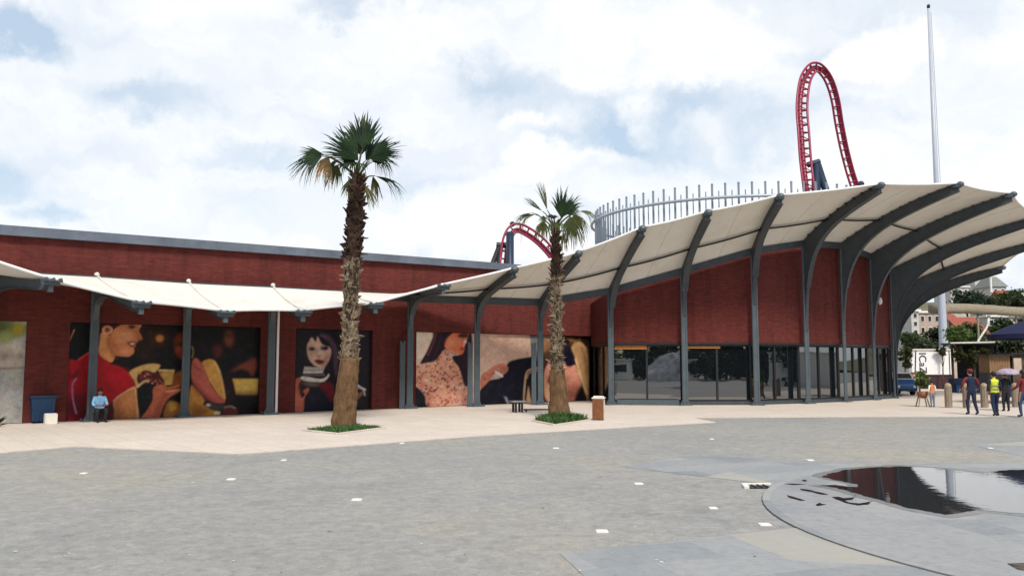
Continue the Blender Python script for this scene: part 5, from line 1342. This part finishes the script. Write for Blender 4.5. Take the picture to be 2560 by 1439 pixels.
tree('bright green bushy tree behind the thatched stall right of the pole', gx(2405, 67), HZ(800, 67), (.85, .8, 1.0), 2400, .13, M['leaf2'], 21)
tree('olive green bush between the pavilion and the white kiosk', gx(2256, 62), HZ(860, 62), (.42, .5, .95), 1300, .11, M['vine'], 22, None, 'bush', 'bush', .06, 3)
# white kiosk with a black text
Yk = 66
p0, p1 = P(2282, 968, Yk), P(2386, 968, Yk); p0.z = p1.z = .022
t = thing('kiosk', 'white box kiosk with black vertical lettering in front of the flag pole', 'kiosk', (p0 + p1) / 2)
zt, zm = HZ(874, Yk), HZ(936, Yk); w = p1.x - p0.x; cx = (p0.x + p1.x) / 2
a = MB(); a.box((cx, Yk + .3, (zt + zm) / 2), (w, .6, zt - zm)); a.build('body', M['white'], t, bevel=.03)
a = MB(); a.box((cx + .35, Yk + .35, (zm + .022) / 2 + .01), (w * .74, .5, zm - .03)); a.build('base', simple('dark_red_base', (.045, .015, .02), .6, 0, .3, 6), t)
a = MB(); a.box((cx, Yk + .3, zt + .03), (w + .16, .8, .09)); a.build('roof', M['offwhite'], t)
a = MB(); a.bar((p0.x + .22, Yk - .02, zm + .05), (p0.x + .34, Yk - .02, zt - .1), .07, .05, (0, 1, 0)); a.bar((p1.x - .3, Yk - .02, zm), (p1.x - .3, Yk - .02, zt - .1), .05, .05, (0, 1, 0)); a.bar((p1.x - .05, Yk - .02, zm), (p1.x - .05, Yk - .02, zt - .1), .05, .05, (0, 1, 0)); a.build('corner_trim', M['blackm'], t)
a = MB(); a.box((p1.x + .17, Yk + .5, (zt + .1) / 2), (.34, 1.2, zt - .05)); a.build('side_panel', M['plaster2'], t)
fc = bpy.data.curves.new('lettering', 'FONT'); fc.body = 'ICaZ'; fc.size = 1.05; fc.extrude = .01; fc.align_x = 'CENTER'; fc.align_y = 'CENTER'
fo = bpy.data.objects.new('tmp', fc); COL.objects.link(fo); dg = bpy.context.evaluated_depsgraph_get(); fm_ = bpy.data.meshes.new_from_object(fo.evaluated_get(dg)); bpy.data.objects.remove(fo)
lo = bpy.data.objects.new('lettering', fm_); COL.objects.link(lo); fm_.materials.clear(); fm_.materials.append(M['blackm'])
fm_.transform(Matrix.Translation(Vector((p0.x + .83, Yk - .025, (zt + zm) / 2 - .05)) - base(t)) @ Matrix.Rotation(R(90), 4, 'X') @ Matrix.Rotation(R(-90), 4, 'Z') @ Matrix.Scale(.78, 4)); lo.parent = t
tree('small leafy shrub hanging over the front corner of the white kiosk', gx(2355, 65.4), HZ(846, 65.4), (.40, .3, .8), 520, .12, M['vine'], 23, None, 'shrub', 'bush', .05, 3)
# small blue and white van
Yv = 55.0; c = P(2239, 985, Yv); c.z = .022
t = thing('small_van', 'small blue van with white cab roof parked just right of the pavilion corner', 'van', c)
a = MB(); prof = [(-1.6, .25), (-1.6, .62), (-1.45, .70), (-1.2, 1.0), (1.5, 1.02), (1.6, .8), (1.6, .25)]
a.plate([c + Vector((0, y, z)) for y, z in prof], (1, 0, 0), 1.4); a.build('body', simple('blue_car_paint', (.02, .09, .26), .3, 0, .15, 3), t, bevel=.04)
a = MB(); a.plate([c + Vector((0, y, z)) for y, z in [(-1.25, 1.0), (-.85, 1.42), (1.35, 1.45), (1.5, 1.02)]], (1, 0, 0), 1.32); a.build('cab', M['white'], t, bevel=.05)
a = MB(); a.face([c + Vector((x, y, z)) for x, y, z in ((-.56, -1.215, 1.06), (.56, -1.215, 1.06), (.52, -.93, 1.36), (-.52, -.93, 1.36))]); a.build('windscreen', M['darkwin'], t)
for s in (-1, 1):
    a = MB(); a.sphere(c + Vector((s * .5, -1.58, .55)), (.1, .05, .09), 8, 5); a.build('headlight', M['white'], t)
    for y in (-1.0, 1.0):
        a = MB(); a.tube([c + Vector((s * .55, y, .26)), c + Vector((s * .72, y, .26))], .26, 14); wv = a.build('wheel', M['rubber'], t)
        a = MB(); a.tube([c + Vector((s * .70, y, .26)), c + Vector((s * .735, y, .26))], .14, 10); a.build('rim', M['galv'], wv)
a = MB(); a.box(c + Vector((0, -1.63, .34)), (1.3, .08, .12)); a.build('bumper', M['blackm'], t, bevel=.02)
t = thing('wooden_rail', 'brown wooden rail behind the small blue van', 'rail', gx(2266, 60, .022)); q0, q1 = Vector(gx(2238, 60)), Vector(gx(2296, 60))
a = MB()
for z in (1.02, 1.32): a.bar(q0 + Vector((0, 0, z)), q1 + Vector((0, 0, z)), .06, .16)
a.build('bar', M['rust'], t)
for q in (q0, (q0 + q1) / 2, q1):
    a = MB(); a.box(q + Vector((0, 0, .7)), (.1, .1, 1.36)); a.build('post', M['rust'], t)
# overgrown stall
Ys = 58
q0, q1 = P(2384, 965, Ys), P(2500, 965, Ys); q0.z = q1.z = .022; wS = q1.x - q0.x; cS = (q0.x + q1.x) / 2
t = thing('market_stall', 'dark stall with flat pale edged roof overgrown with olive creeper', 'stall', Vector((cS, Ys, .022)))
zr = HZ(858, Ys)
a = MB(); a.box((cS + .25, Ys + .6, zr - .02), (wS + .5, 1.8, .12)); a.build('roof', M['blackm'], t)
a = MB(); a.bar((q0.x - .25, Ys - .32, zr + .03), (q1.x + .2, Ys - .32, zr + .10), .06, .1); a.build('roof_edge', M['offwhite'], t)
for x in (q0.x + .1, cS, q1.x - .1):
    a = MB(); a.box((x, Ys + .2, zr / 2), (.12, .12, zr)); a.build('post', M['bark'], t)
a = MB(); a.box((cS + .9, Ys + 1.4, zr / 2), (wS - .3, .08, zr - .1)); a.build('back_wall', M['blackm'], t)
a = MB(); a.box((cS, Ys + .3, .5), (wS, .7, 1.0)); a.build('counter', M['navycloth'], t)
a = MB()
for kk in range(7): leaves(a, (q0.x + wS * (kk + .5) / 7, Ys - .1, zr - .75 + .18 * math.sin(kk * 2)), (wS / 10, .25, .72), 420, .10, 60 + kk, .6)
a.build('creeper', M['vine'], t, fix=False)
# wooden hut front beside it
p0, p1 = P(2474, 930, 54), P(2526, 930, 54); z0, z1 = HZ(932, 54), HZ(889, 54)
t = thing('wooden_cabin', 'small brown boarded cabin with dark base under the navy parasol', 'cabin', Vector(((p0.x + p1.x) / 2, 54, .022)))
a = MB(); a.box(((p0.x + p1.x) / 2, 54.6, (z0 + z1) / 2), (p1.x - p0.x, 1.2, z1 - z0)); 
for kk in range(8): a.box((p0.x + (p1.x - p0.x) * (kk + .5) / 8, 53.99, (z0 + z1) / 2), ((p1.x - p0.x) / 8 - .02, .03, z1 - z0))
a.build('wall', simple('brown_boards', (.21, .12, .06), .8, 0, .3, 8, .2, 20), t)
a = MB(); a.box(((p0.x + p1.x) / 2, 54.6, z0 / 2), (p1.x - p0.x + .1, 1.1, z0)); a.build('base', M['blackm'], t)
a = MB(); a.box(((p0.x + p1.x) / 2, 54.5, z1 + .05), (p1.x - p0.x + .3, 1.6, .1)); a.build('roof', M['blackm'], t)
p0 = P(2533, 930, 54)
t = thing('wooden_cabin', 'dark cabin with pale brown end panel at the right edge behind the parasol', 'cabin', Vector((p0.x + .9, 54, .022)))
a = MB(); a.box((p0.x + .9, 55, 1.3), (1.5, 1.4, 2.6)); a.build('wall', M['bark'], t)
a = MB(); a.box((p0.x + .45, 54.26, 1.9), (.5, .06, .95)); a.build('shutter', M['plaster2'], t)
a = MB(); a.box((p0.x + .9, 55, 2.66), (1.9, 1.9, .1)); a.build('roof', M['blackm'], t)
tree('dark leafy tree over the cabins below the navy parasol', gx(2548, 57), HZ(842, 57), (1.5, 1.2, 1.1), 2200, .14, M['leaf_dark'], 25)
# blue covered cart and crates
t = thing('covered_cart', 'blue tarpaulin covered cart right of the yellow vest', 'cart', G(2528, 1003, .022)); b0 = t.location.copy()
a = MB(); q = [b0 + Vector((x, y, z)) for z, s in ((.28, 1.0), (.95, .7)) for x, y in ((-.62 * s, -.4 * s), (.62 * s, -.4 * s), (.62 * s, .4 * s), (-.62 * s, .4 * s))]
for f in ((0, 3, 2, 1), (4, 5, 6, 7), (0, 1, 5, 4), (1, 2, 6, 5), (2, 3, 7, 6), (3, 0, 4, 7)): a.face([q[i] for i in f])
a.build('cover', M['tarp'], t, bevel=.08)
for x in (-.45, .45):
    a = MB(); a.tube([b0 + Vector((x, -.1, .16)), b0 + Vector((x + .08, -.1, .16))], .16, 12); a.build('wheel', M['rubber'], t)
a = MB(); a.box(b0 + Vector((0, 0, .27)), (1.1, .7, .05)); a.build('frame', M['blackm'], t)
rr_ = random.Random(5)
for kk, (px_, l_) in enumerate(((2398, 'dark blue crate at the foot of the stall, leftmost of three'), (2414, 'dark blue crate at the foot of the stall, middle of three'), (2440, 'dark blue crate at the foot of the stall, rightmost of three, behind the maroon sleeves'))):
    b0 = G(px_, 981, .022); t = thing('crate', l_, 'crate', b0, 'dark crates before the stall')
    a = MB(); a.box(b0 + Vector((0, 0, .3)), (.62, .5, .54), (1, rr_.uniform(-.1, .1), 0)); a.build('body', M['bluep'] if kk != 1 else M['tarp'], t, bevel=.02)
    a = MB(); a.box(b0 + Vector((0, 0, .60)), (.68, .56, .06)); a.build('rim', M['navycloth'], t)
# big navy parasol
Yp = 42; top = P(2585, 796, Yp)
t = thing('market_parasol', 'large navy blue parasol at the right picture edge above the cabins', 'parasol', Vector((top.x, Yp, .022)))
a = MB(); a.tube([(top.x, Yp, .022), (top.x, Yp, top.z - .05)], .04, 8); a.build('pole', M['wood'], t)
a = MB(); n0 = 0; nn_ = 8; rimz = HZ(836, Yp)
for j, (rr, zz) in enumerate(((.03, top.z), (.8, top.z - .22), (1.5, top.z - .50), (2.15, rimz), (2.13, rimz - .22))):
    for q in range(nn_ * 4):
        an = q * 2 * math.pi / (nn_ * 4) + .1; f = abs((q % 4) - 0) ; sc = 1 - .06 * (1 - abs((q % 4) / 2 - 1)) if 0 else 1 - .05 * math.sin((q % 4) / 4 * math.pi)
        a.v.append(Vector((top.x + rr * sc * math.cos(an), Yp + rr * sc * math.sin(an), zz)))
for j in range(4):
    for q in range(nn_ * 4):
        m0 = j * nn_ * 4; a.f.append([m0 + q, m0 + (q + 1) % (nn_ * 4), m0 + nn_ * 4 + (q + 1) % (nn_ * 4), m0 + nn_ * 4 + q])
cp_ = a.build('canopy', simple('navy_canvas', (.012, .016, .06), .8, 0, .2, 4), t, smooth=False, fix=False); s_ = cp_.modifiers.new('thick', 'SOLIDIFY'); s_.thickness = .012
for q in range(nn_):
    an = q * 2 * math.pi / nn_ + .1; a = MB(); a.tube([(top.x + .05 * math.cos(an), Yp + .05 * math.sin(an), top.z - .55), (top.x + 1.2 * math.cos(an), Yp + 1.2 * math.sin(an), top.z - .44)], .014, 5); a.build('strut', M['wood'], t)
# thatched pergola roof
Yg = 74; q0, q1 = P(2352, 775, Yg), P(2640, 775, Yg); zt, zb = HZ(763, Yg), HZ(788, Yg)
t = thing('pergola', 'long straw covered pergola roof on slim posts behind the flag pole', 'pergola', Vector(((q0.x + q1.x) / 2, Yg, 0)))
a = MB(); n_ = 14
for kk in range(n_):
    x0, x1 = q0.x + (q1.x - q0.x) * kk / n_, q0.x + (q1.x - q0.x) * (kk + 1) / n_; dz = .10 * math.sin(kk * 1.3) + .05 * math.sin(kk * 3.1)
nx_ = 60
for i in range(nx_ + 1):
    x = q0.x + (q1.x - q0.x) * i / nx_; u = i / nx_; d0 = .16 * math.sin(u * 5 + .6) + .05 * noise.noise(Vector((x * 1.3, 0, 0))); d1 = d0 + .09 * noise.noise(Vector((x * 2.6, 3, 0)))
    a.v += [Vector((x, Yg, zb + d1)), Vector((x, Yg - .12, (zt + zb) / 2 + d0)), Vector((x, Yg + .3, zt + d0)), Vector((x, Yg + 2.2, zt + .15 + d0)), Vector((x, Yg + 2.3, zb + .3 + d0))]
for i in range(nx_):
    for k in range(5): m0 = i * 5; a.f.append([m0 + k, m0 + (k + 1) % 5, m0 + 5 + (k + 1) % 5, m0 + 5 + k])
a.f.append([4, 3, 2, 1, 0]); a.f.append([nx_ * 5 + k for k in range(5)])
a.build('roof', M['straw'], t, smooth=True)
for kk, x in enumerate((q0.x + .4, (q0.x * 2 + q1.x) / 3, (q0.x + q1.x * 2) / 3, q1.x - .3)):
    a = MB(); a.tube([(x, Yg + .3, 0), (x, Yg + .3, zb)], .09, 8); a.build('post', M['wood'], t)
# curved lamp post
Yl = 61; pts = [P(x, y, Yl) for x, y in ((2444, 880), (2446, 850), (2456, 835), (2466, 820), (2471, 806), (2472, 792))]; pts = [Vector((pts[0].x, Yl, 0))] + pts
t = thing('street_lamp', 'curved pale lamp post behind the stall, bending right', 'street lamp', pts[0])
a = MB(); a.tube(pts, [.09, .08, .08, .075, .07, .06, .05], 8); a.build('post', M['offwhite'], t, smooth=True)
a = MB(); a.sphere(pts[-1] + Vector((0, 0, .06)), (.13, .13, .08), 8, 5); a.build('lamp_head', M['galv'], t)
#%%PART5
# ------------------------------------------------------------------ hill and houses far right
def hill_z(x, y):
    t = max(0, min(1, (y - 88) / 105)); s = t * t * (3 - 2 * t)
    u = max(0, min(1, (x - 40) / 22)); u = u * u * (3 - 2 * u)
    return (15.0 * s + 1.4 * noise.noise(Vector((x * .03, y * .03, 0)))) * u * (1 if y < 260 else max(0, 1 - (y - 260) / 160)) - (.15 if t == 0 or u == 0 else 0)
mb = MB(); xs = [30 + k * 5 for k in range(45)]; ys = [84 + k * 6 for k in range(58)]
for y in ys:
    for x in xs: mb.v.append(Vector((x, y, hill_z(x, y))))
for j in range(len(ys) - 1):
    for i in range(len(xs) - 1): n = j * len(xs) + i; mb.f.append([n, n + 1, n + len(xs) + 1, n + len(xs)])
struct(mb.build('hillside', simple('dry_hillside', (.12, .11, .06), .95, 0, .4, .4, .3, 2), smooth=True), 'dry green hillside rising behind the stalls at far right', 'hill')
def house(label, px0, px1, ytop, ybot, Y, wall, roof='flat', nwx=3, nwz=2, seed=0, depth=6):
    a0, a1 = P(px0, ybot, Y), P(px1, ybot, Y); zt = HZ(ytop, Y); zb = min(hill_z((a0.x + a1.x) / 2, Y), hill_z((a0.x + a1.x) / 2, Y + depth), HZ(ybot, Y)) - .5
    w = a1.x - a0.x; cx = (a0.x + a1.x) / 2; t = thing('house', label, 'house', Vector((cx, Y, zb)), 'houses on the far hillside')
    b = MB(); b.box((cx, Y + depth / 2, (zt + zb) / 2), (w, depth, zt - zb)); b.build('wall', wall, t)
    b = MB()
    if roof == 'flat': b.box((cx, Y + depth / 2, zt + .12), (w + .4, depth + .4, .24)); b.build('roof', M['white'], t)
    elif roof == 'grey':
        h = (zt - HZ(ybot, Y)) * .9
        b.plate([(cx - w / 2 - .3, Y - .3, zt), (cx + w / 2 + .3, Y - .3, zt), (cx, Y - .3, zt + h)], (0, 1, 0), 0.02) if 0 else None
        ap = Vector((cx, Y + depth / 2, zt + h))
        q = [Vector((cx - w / 2 - .3, Y - .3, zt)), Vector((cx + w / 2 + .3, Y - .3, zt)), Vector((cx + w / 2 + .3, Y + depth + .3, zt)), Vector((cx - w / 2 - .3, Y + depth + .3, zt))]
        for k in range(4): b.face([q[k], q[(k + 1) % 4], ap])
        b.build('roof', simple('grey_green_roof', (.19, .2, .18), .8, 0, .2, 3), t)
    else:
        r0, r1 = Vector((cx - w / 2 - .3, Y + depth / 2, zt + roof)), Vector((cx + w / 2 + .3, Y + depth / 2, zt + roof))
        e = [Vector((cx - w / 2 - .3, Y - .4, zt - .1)), Vector((cx + w / 2 + .3, Y - .4, zt - .1)), Vector((cx + w / 2 + .3, Y + depth + .4, zt - .1)), Vector((cx - w / 2 - .3, Y + depth + .4, zt - .1))]
        b.face([e[0], e[1], r1, r0]); b.face([e[2], e[3], r0, r1]); b.face([e[1], e[2], r1]); b.face([e[3], e[0], r0]); b.build('roof', M['tile'], t)
    vis = zt - HZ(ybot, Y)
    for i in range(nwx):
        for j in range(nwz):
            x = cx - w / 2 + w * (i + .5) / nwx; z = zt - vis * (j + .5) / nwz; ww, wh = w / nwx * .5, vis / nwz * .55
            f = MB(); f.box((x, Y - .01, z), (ww, .06, wh)); fo_ = f.build('window', M['white'], t)
            g = MB(); g.box((x, Y - .03, z), (ww * .8, .06, wh * .82)); g.build('pane', M['darkwin'], fo_)
    return t
house('white flat roofed house peeping between canopy tip and pergola', 2378, 2424, 718, 764, 150, M['plaster'], 'flat', 3, 2)
house('white tall house behind the dark pine on the hilltop', 2440, 2478, 686, 764, 170, M['plaster'], 'flat', 3, 4)
house('pale house with pointed grey green roof on the hilltop', 2482, 2518, 716, 764, 158, M['plaster'], 'grey', 2, 2)
house('pink house with red tiled roof half hidden by the pergola at far right', 2520, 2566, 752, 800, 140, M['plaster3'], 2.0, 3, 2)
house('low terracotta house with red tiled roof behind the bright green tree', 2412, 2470, 832, 900, 92, M['plaster2'], 1.9, 3, 2)
house('pale wide house between pergola and parasol', 2470, 2580, 792, 850, 104, M['plaster'], 'flat', 5, 2)
house('narrow cream house with small dark windows above the olive bush', 2281, 2300, 778, 860, 94, M['plaster'], 'flat', 1, 4)
house('brick red house with tiled roof just right of the pavilion column', 2240, 2282, 812, 872, 98, M['plaster3'], 2.2, 3, 3)
house('grey house with dark windows and white awning roof left of the pole', 2300, 2354, 782, 868, 100, M['plaster2'], 'flat', 3, 3)
house('pink striped house with red roof right behind the flag pole', 2326, 2412, 815, 880, 112, M['plaster3'], 1.8, 5, 2)
for k, (px_, yt, Y, cr, mat, l) in enumerate(((2452, 716, 140, (3.6, 3, 2.2), 'pine', 'dark spreading pine on the hilltop beside the white tall house'), (2424, 722, 141, (2.2, 2, 2.0), 'pine', 'dark pine on the hilltop nearest to the canopy tip'),
        (2516, 728, 142, (2.0, 2, 1.7), 'leaf', 'round green tree right of the pointed roof house'), (2552, 722, 136, (2.6, 2.3, 2.0), 'leaf', 'green tree at the right picture edge on the hilltop'), (2540, 738, 128, (2.2, 2, 1.6), 'leaf_dark', 'dark green tree low on the hilltop at the right'),
        (2300, 842, 84, (1.6, 1.4, 1.3), 'leaf_dark', 'dark tree behind the top of the white kiosk'), (2330, 848, 86, (1.5, 1.4, 1.2), 'leaf_dark', 'dark tree left of the flag pole behind the kiosk'), (2385, 838, 88, (1.8, 1.6, 1.4), 'leaf', 'green tree behind the bushy tree right of the pole'), (2500, 845, 80, (1.8, 1.6, 1.4), 'leaf', 'green tree between low terracotta house and navy parasol'),
        (2292, 815, 91, (1.2, 1.1, 1.5), 'leaf', 'slim green tree in front of the narrow cream house'), (2340, 806, 97, (1.5, 1.3, 1.6), 'leaf_dark', 'dark green tree just left of the flag pole'), (2438, 806, 90, (1.5, 1.3, 1.6), 'leaf', 'green tree in front of the low terracotta house'), (2535, 792, 101, (2.2, 1.6, 1.8), 'leaf_dark', 'dark green tree over the top of the navy parasol'), (2488, 796, 102, (1.6, 1.4, 1.6), 'leaf', 'green tree at the left end of the pale wide house'))):
    b = gx(px_, Y); zb = hill_z(b[0], Y) - .3; h = HZ(yt, Y) - zb
    tree(l, (b[0], Y, zb), h, cr, 1500, .26 if Y > 120 else .2, M[mat], 80 + k, 'trees on the far hillside', 'pine_tree' if mat == 'pine' else 'tree')
# flat-topped mast of lights at the edge
b = gx(2487, 152); zb = hill_z(b[0], 152); t = thing('lamp_mast', 'thin white mast in front of the pointed roof house', 'mast', (b[0], 152, zb - .3))
a = MB(); a.tube([(b[0], 152, zb - .3), (b[0], 152, HZ(690, 152))], .2, 6); a.build('post', M['white'], t)
a = MB(); a.box((b[0] + .3, 152, HZ(690, 152)), (1.6, .4, .3)); a.build('lamp_head', M['white'], t)
# ------------------------------------------------------------------ roller coaster
def track(label, pts, hws, spine_dir, name='roller_coaster'):
    c = [Vector(p) for p in pts]; P3 = spline([tuple(p) for p in c], False, 14); P3 = [Vector(p) for p in P3]
    n = len(P3); hw = [np.interp(i / (n - 1), np.linspace(0, 1, len(hws)), hws) for i in range(n)]
    Rr, Ll, Sp, T = [], [], [], []
    for i, p_ in enumerate(P3):
        d = (P3[min(i + 1, n - 1)] - P3[max(0, i - 1)]).normalized(); lat = d.cross(Vector((0, 1, 0))).normalized()
        so_ = spine_dir(i / (n - 1)); Rr.append(p_ + lat * hw[i]); Ll.append(p_ - lat * hw[i]); Sp.append(p_ + lat * so_[0] * hw[i] + Vector((0, so_[1], 0))); T.append(d)
    t = thing(name, label, 'roller coaster', Vector((c[0].x, c[0].y, 0)))
    for q in (Rr, Ll): a = MB(); a.tube(q, .17, 8); a.build('rail', M['red_track'], t, smooth=True)
    a = MB(); a.tube(Sp, .34, 10); a.build('spine', M['red_track'], t, smooth=True)
    a = MB(); acc = 0; last = -9; flip = 0
    for i in range(1, n):
        acc += (P3[i] - P3[i - 1]).length
        if acc - last > 1.15:
            last = acc; a.tube([Ll[i], Sp[i], Rr[i]], .12, 6); a.tube([Ll[i], Rr[i]], .09, 5)
            j = min(i + 3, n - 1); a.tube([(Ll if flip else Rr)[i], Sp[j]], .07, 5); flip ^= 1
    a.build('cross_ties', M['red_track'], t)
    return t, P3
def ck(x, y, Y): return tuple(P(x, y, Y))
g0 = P(2032, 560, 112); g1 = P(2152, 520, 126)
pts = [(g0.x + .4, 112, 0), ck(2031, 560, 112), ck(2022, 470, 112), ck(2014, 400, 113), ck(2009, 330, 114), ck(2005, 265, 115.5), ck(2012, 205, 117), ck(2026, 176, 118.5), ck(2041, 168, 119.5), ck(2057, 178, 120.5), ck(2074, 205, 121.5), ck(2088, 250, 122.5), ck(2098, 310, 123.5), ck(2110, 370, 124.5), ck(2124, 425, 125.5), ck(2138, 470, 126), ck(2152, 520, 126.5), (g1.x + 2, 127, 0)]
def sdir(u): v = max(0, min(1, (u - .42) / .16)); return (0 * (1 - v) + .75 * v, .9 * (1 - v) + .35 * v)
t, p3 = track('tall red roller coaster arch rising above the canopy at right', pts, [.72, .72, .72, .75, .75, .75, .75, .72, .68, .62, .58, .56, .56, .56, .56, .56, .56, .56], sdir)
for (xa, ya, xb, yb, r_) in ((2041, 410, 2040, 480, .62), (2044, 412, 2066, 480, .5)):
    A, B = P(xa, ya, 113.5), P(xb, yb, 113.5); d = (B - A).normalized(); B2 = A + d * (A.z / -d.z); a = MB(); a.tube([A, B2], r_, 12); a.build('support', M['navy'], t, smooth=True)
a = MB(); a.tube([P(2020, 412, 113.2), P(2048, 404, 113.5)], .4, 10); a.build('bracket', M['navy'], t)
a = MB(); a.sphere(P(2152, 461, 126), .55, 8, 6); a.build('joint', M['navy'], t)
gA = P(1262, 700, 120)
pts = [(gA.x, 118, 0), ck(1261, 690, 118), ck(1263, 640, 118.5), ck(1268, 600, 119), ck(1280, 575, 119.5), ck(1298, 570, 120), ck(1322, 581, 120.5), ck(1350, 602, 121), ck(1378, 632, 121.5), ck(1400, 665, 122), ck(1416, 700, 122.5), (P(1430, 760, 123).x, 123, 0)]
t, p3 = track('lower red roller coaster hump behind the shorter palm and the end of the brick hall', pts, [.6] * 12, lambda u: (-.3, .9))
A = P(1275, 580, 116.8); a = MB(); a.tube([A, Vector((A.x, A.y, 0))], .55, 12); a.build('support', M['navy'], t, smooth=True)
a = MB(); a.sphere(P(1281, 560, 120), .4, 8, 6); a.build('joint', M['blackm'], t)
for xa, xb in ((1249, 1229), (1252, 1246)):
    A, B = P(xa, 614, 119.5), P(xb, 666, 119.5); d = (B - A).normalized(); B2 = A + d * (A.z / -d.z); a = MB(); a.tube([A, B2], .38, 10); a.build('support', M['blackm'], t, smooth=True)
a = MB(); a.tube([P(1241, 612, 119.5), P(1266, 614, 119.5)], .42, 10); a.build('bracket', M['blackm'], t)
# ------------------------------------------------------------------ ring of poles 
cc = Vector((22.8, 85, 0)); RR = 14.6; HR = 16.2
t = thing('pole_ring', 'round screen of tall pale grey poles tied by one ring pipe behind the canopy', 'pole screen', cc)
a = MB(); a.tube([cc + Vector((RR * math.cos(q * math.pi / 48), RR * math.sin(q * math.pi / 48), HR)) for q in range(97)], .135, 10); a.build('ring_pipe', M['cagering'], t, smooth=True)
NP = 160; proto = {}; rest = MB()
for k in range(NP):
    an = 2 * math.pi * k / NP; big = k % 2 == 0; q = cc + Vector(((RR - .42) * math.cos(an), (RR - .42) * math.sin(an), 0))
    if not (big or 108 < k < 132) or (big and 30 < k < 50):
        hh = HR + (1.25 if big else .62); rest.tube([q, q + Vector((0, 0, hh))], .095 if big else .05, 6); continue
    if big not in proto:
        a = MB(); hh = HR + (1.25 if big else .62); rr = .095 if big else .05
        a.tube([q, q + Vector((0, 0, hh))], rr, 8); a.sphere(q + Vector((0, 0, hh)), rr * 1.25, 8, 4); proto[big] = a.build('pole', M['cagepole'], t); proto[big, 'at'] = q.copy()
    else:
        o = proto[big].copy(); COL.objects.link(o); o.parent = t; o.location = q - proto[big, 'at']
rest.build('thin_pole', M['cagepole'], t)['kind'] = 'stuff'
# ------------------------------------------------------------------ across the plaza: mirrored rockwork and trees, plus pieces added for reflections
t = thing('rockwork', 'grey rockwork mound across the plaza mirrored in the dark glazing', 'rock', (6, -12, 0))
a = MB(); n_ = 26
for j in range(n_ + 1):
    for i in range(n_ + 1):
        x, y = -9 + 18 * i / n_, -5 + 10 * j / n_; h = max(0, 1 - (x / 9) ** 2) * max(0, 1 - (y / 5) ** 2)
        a.v.append(Vector((6 + x * .7, -12 + y * .6, 3.4 * h ** .7 * (1 + .35 * noise.noise(Vector((x * .5, y * .5, 1)))) - .05)))
for j in range(n_):
    for i in range(n_): m0 = j * (n_ + 1) + i; a.f.append([m0, m0 + 1, m0 + n_ + 2, m0 + n_ + 1])
a.build('boulder', M['rock'], t)
proto = None
for k, (x, y, s) in enumerate(((-22, -20, 0), (-12, -28, 0), (-4, -30, 0), (4, -34, 0), (14, -30, 0), (22, -27, 0), (31, -24, 0), (40, -18, 0), (50, -8, 0), (-34, -14, 0), (60, 4, 0))):
    l = 'broad dark tree across the plaza mirrored in the dark glazing'
    if proto is None: proto = tree(l, (x, y, 0), 11.5, (5.2, 5.0, 4.6), 5200, .36, M['leaf_dark'], 300, 'trees across the plaza', blobs=8)
    else: copy_thing(proto, Vector((x, y, 0)))
proto = None
for k in range(19):  # added unseen bushes, darken what the panes reflect
    x = -26 + k * 4.1; y = -17 + 3.0 * math.sin(k * 1.7)
    l = 'dense dark bush added out of view to darken the mirrored glazing'
    if proto is None: proto = tree(l, (x, y, 0), 4.6, (2.6, 1.8, 2.3), 3600, .30, M['leaf_dark'], 500, 'bushes added out of view', 'bush', 'bush', .12, 5)
    else: copy_thing(proto, Vector((x, y, 0)))
for k in range(9): copy_thing(proto, Vector((46 + 2 * math.sin(k * 2.1), 4 + k * 3.9, 0)))  # second added row, out of view right, darkens the corner panes
for k, (x, y, l) in enumerate(((-3.5, -13.5, 'white booth added left of the rockwork to brighten the mirrored glazing'), (11.5, -14, 'white booth added right of the rockwork to brighten the mirrored glazing'), (22.5, -13, 'white booth added farthest from the rockwork to brighten the mirrored glazing'))):
    t = thing('booth', l, 'booth', (x, y, 0), 'white booths added for bright reflections')  # added unseen white boxes, give bright patches in the glass
    a = MB(); a.box((x, y, 1.2), (2.6, 2.0, 2.4)); a.build('wall', M['white'], t, bevel=.03)
    a = MB(); a.box((x, y, 2.46), (3.0, 2.6, .12)); a.build('roof', M['tile' if k == 1 else 'offwhite'], t)
    a = MB(); a.box((x, y + 1.0, 1.5), (1.8, .06, .9)); a.build('hatch', M['darkwin'], t)
t = thing('reflection_wall', 'white wall added out of view at far right to brighten the corner glazing', 'wall', (44, 40, 0))  # added unseen white surface for a bright reflection in the corner panes
a = MB(); a.box((44, 40, 1.4), (.4, 14, 2.8)); a.build('wall_panel', M['white'], t)
a = MB(); a.box((44, 40, 2.87), (.6, 14.2, .14)); a.build('coping', M['offwhite'], t)
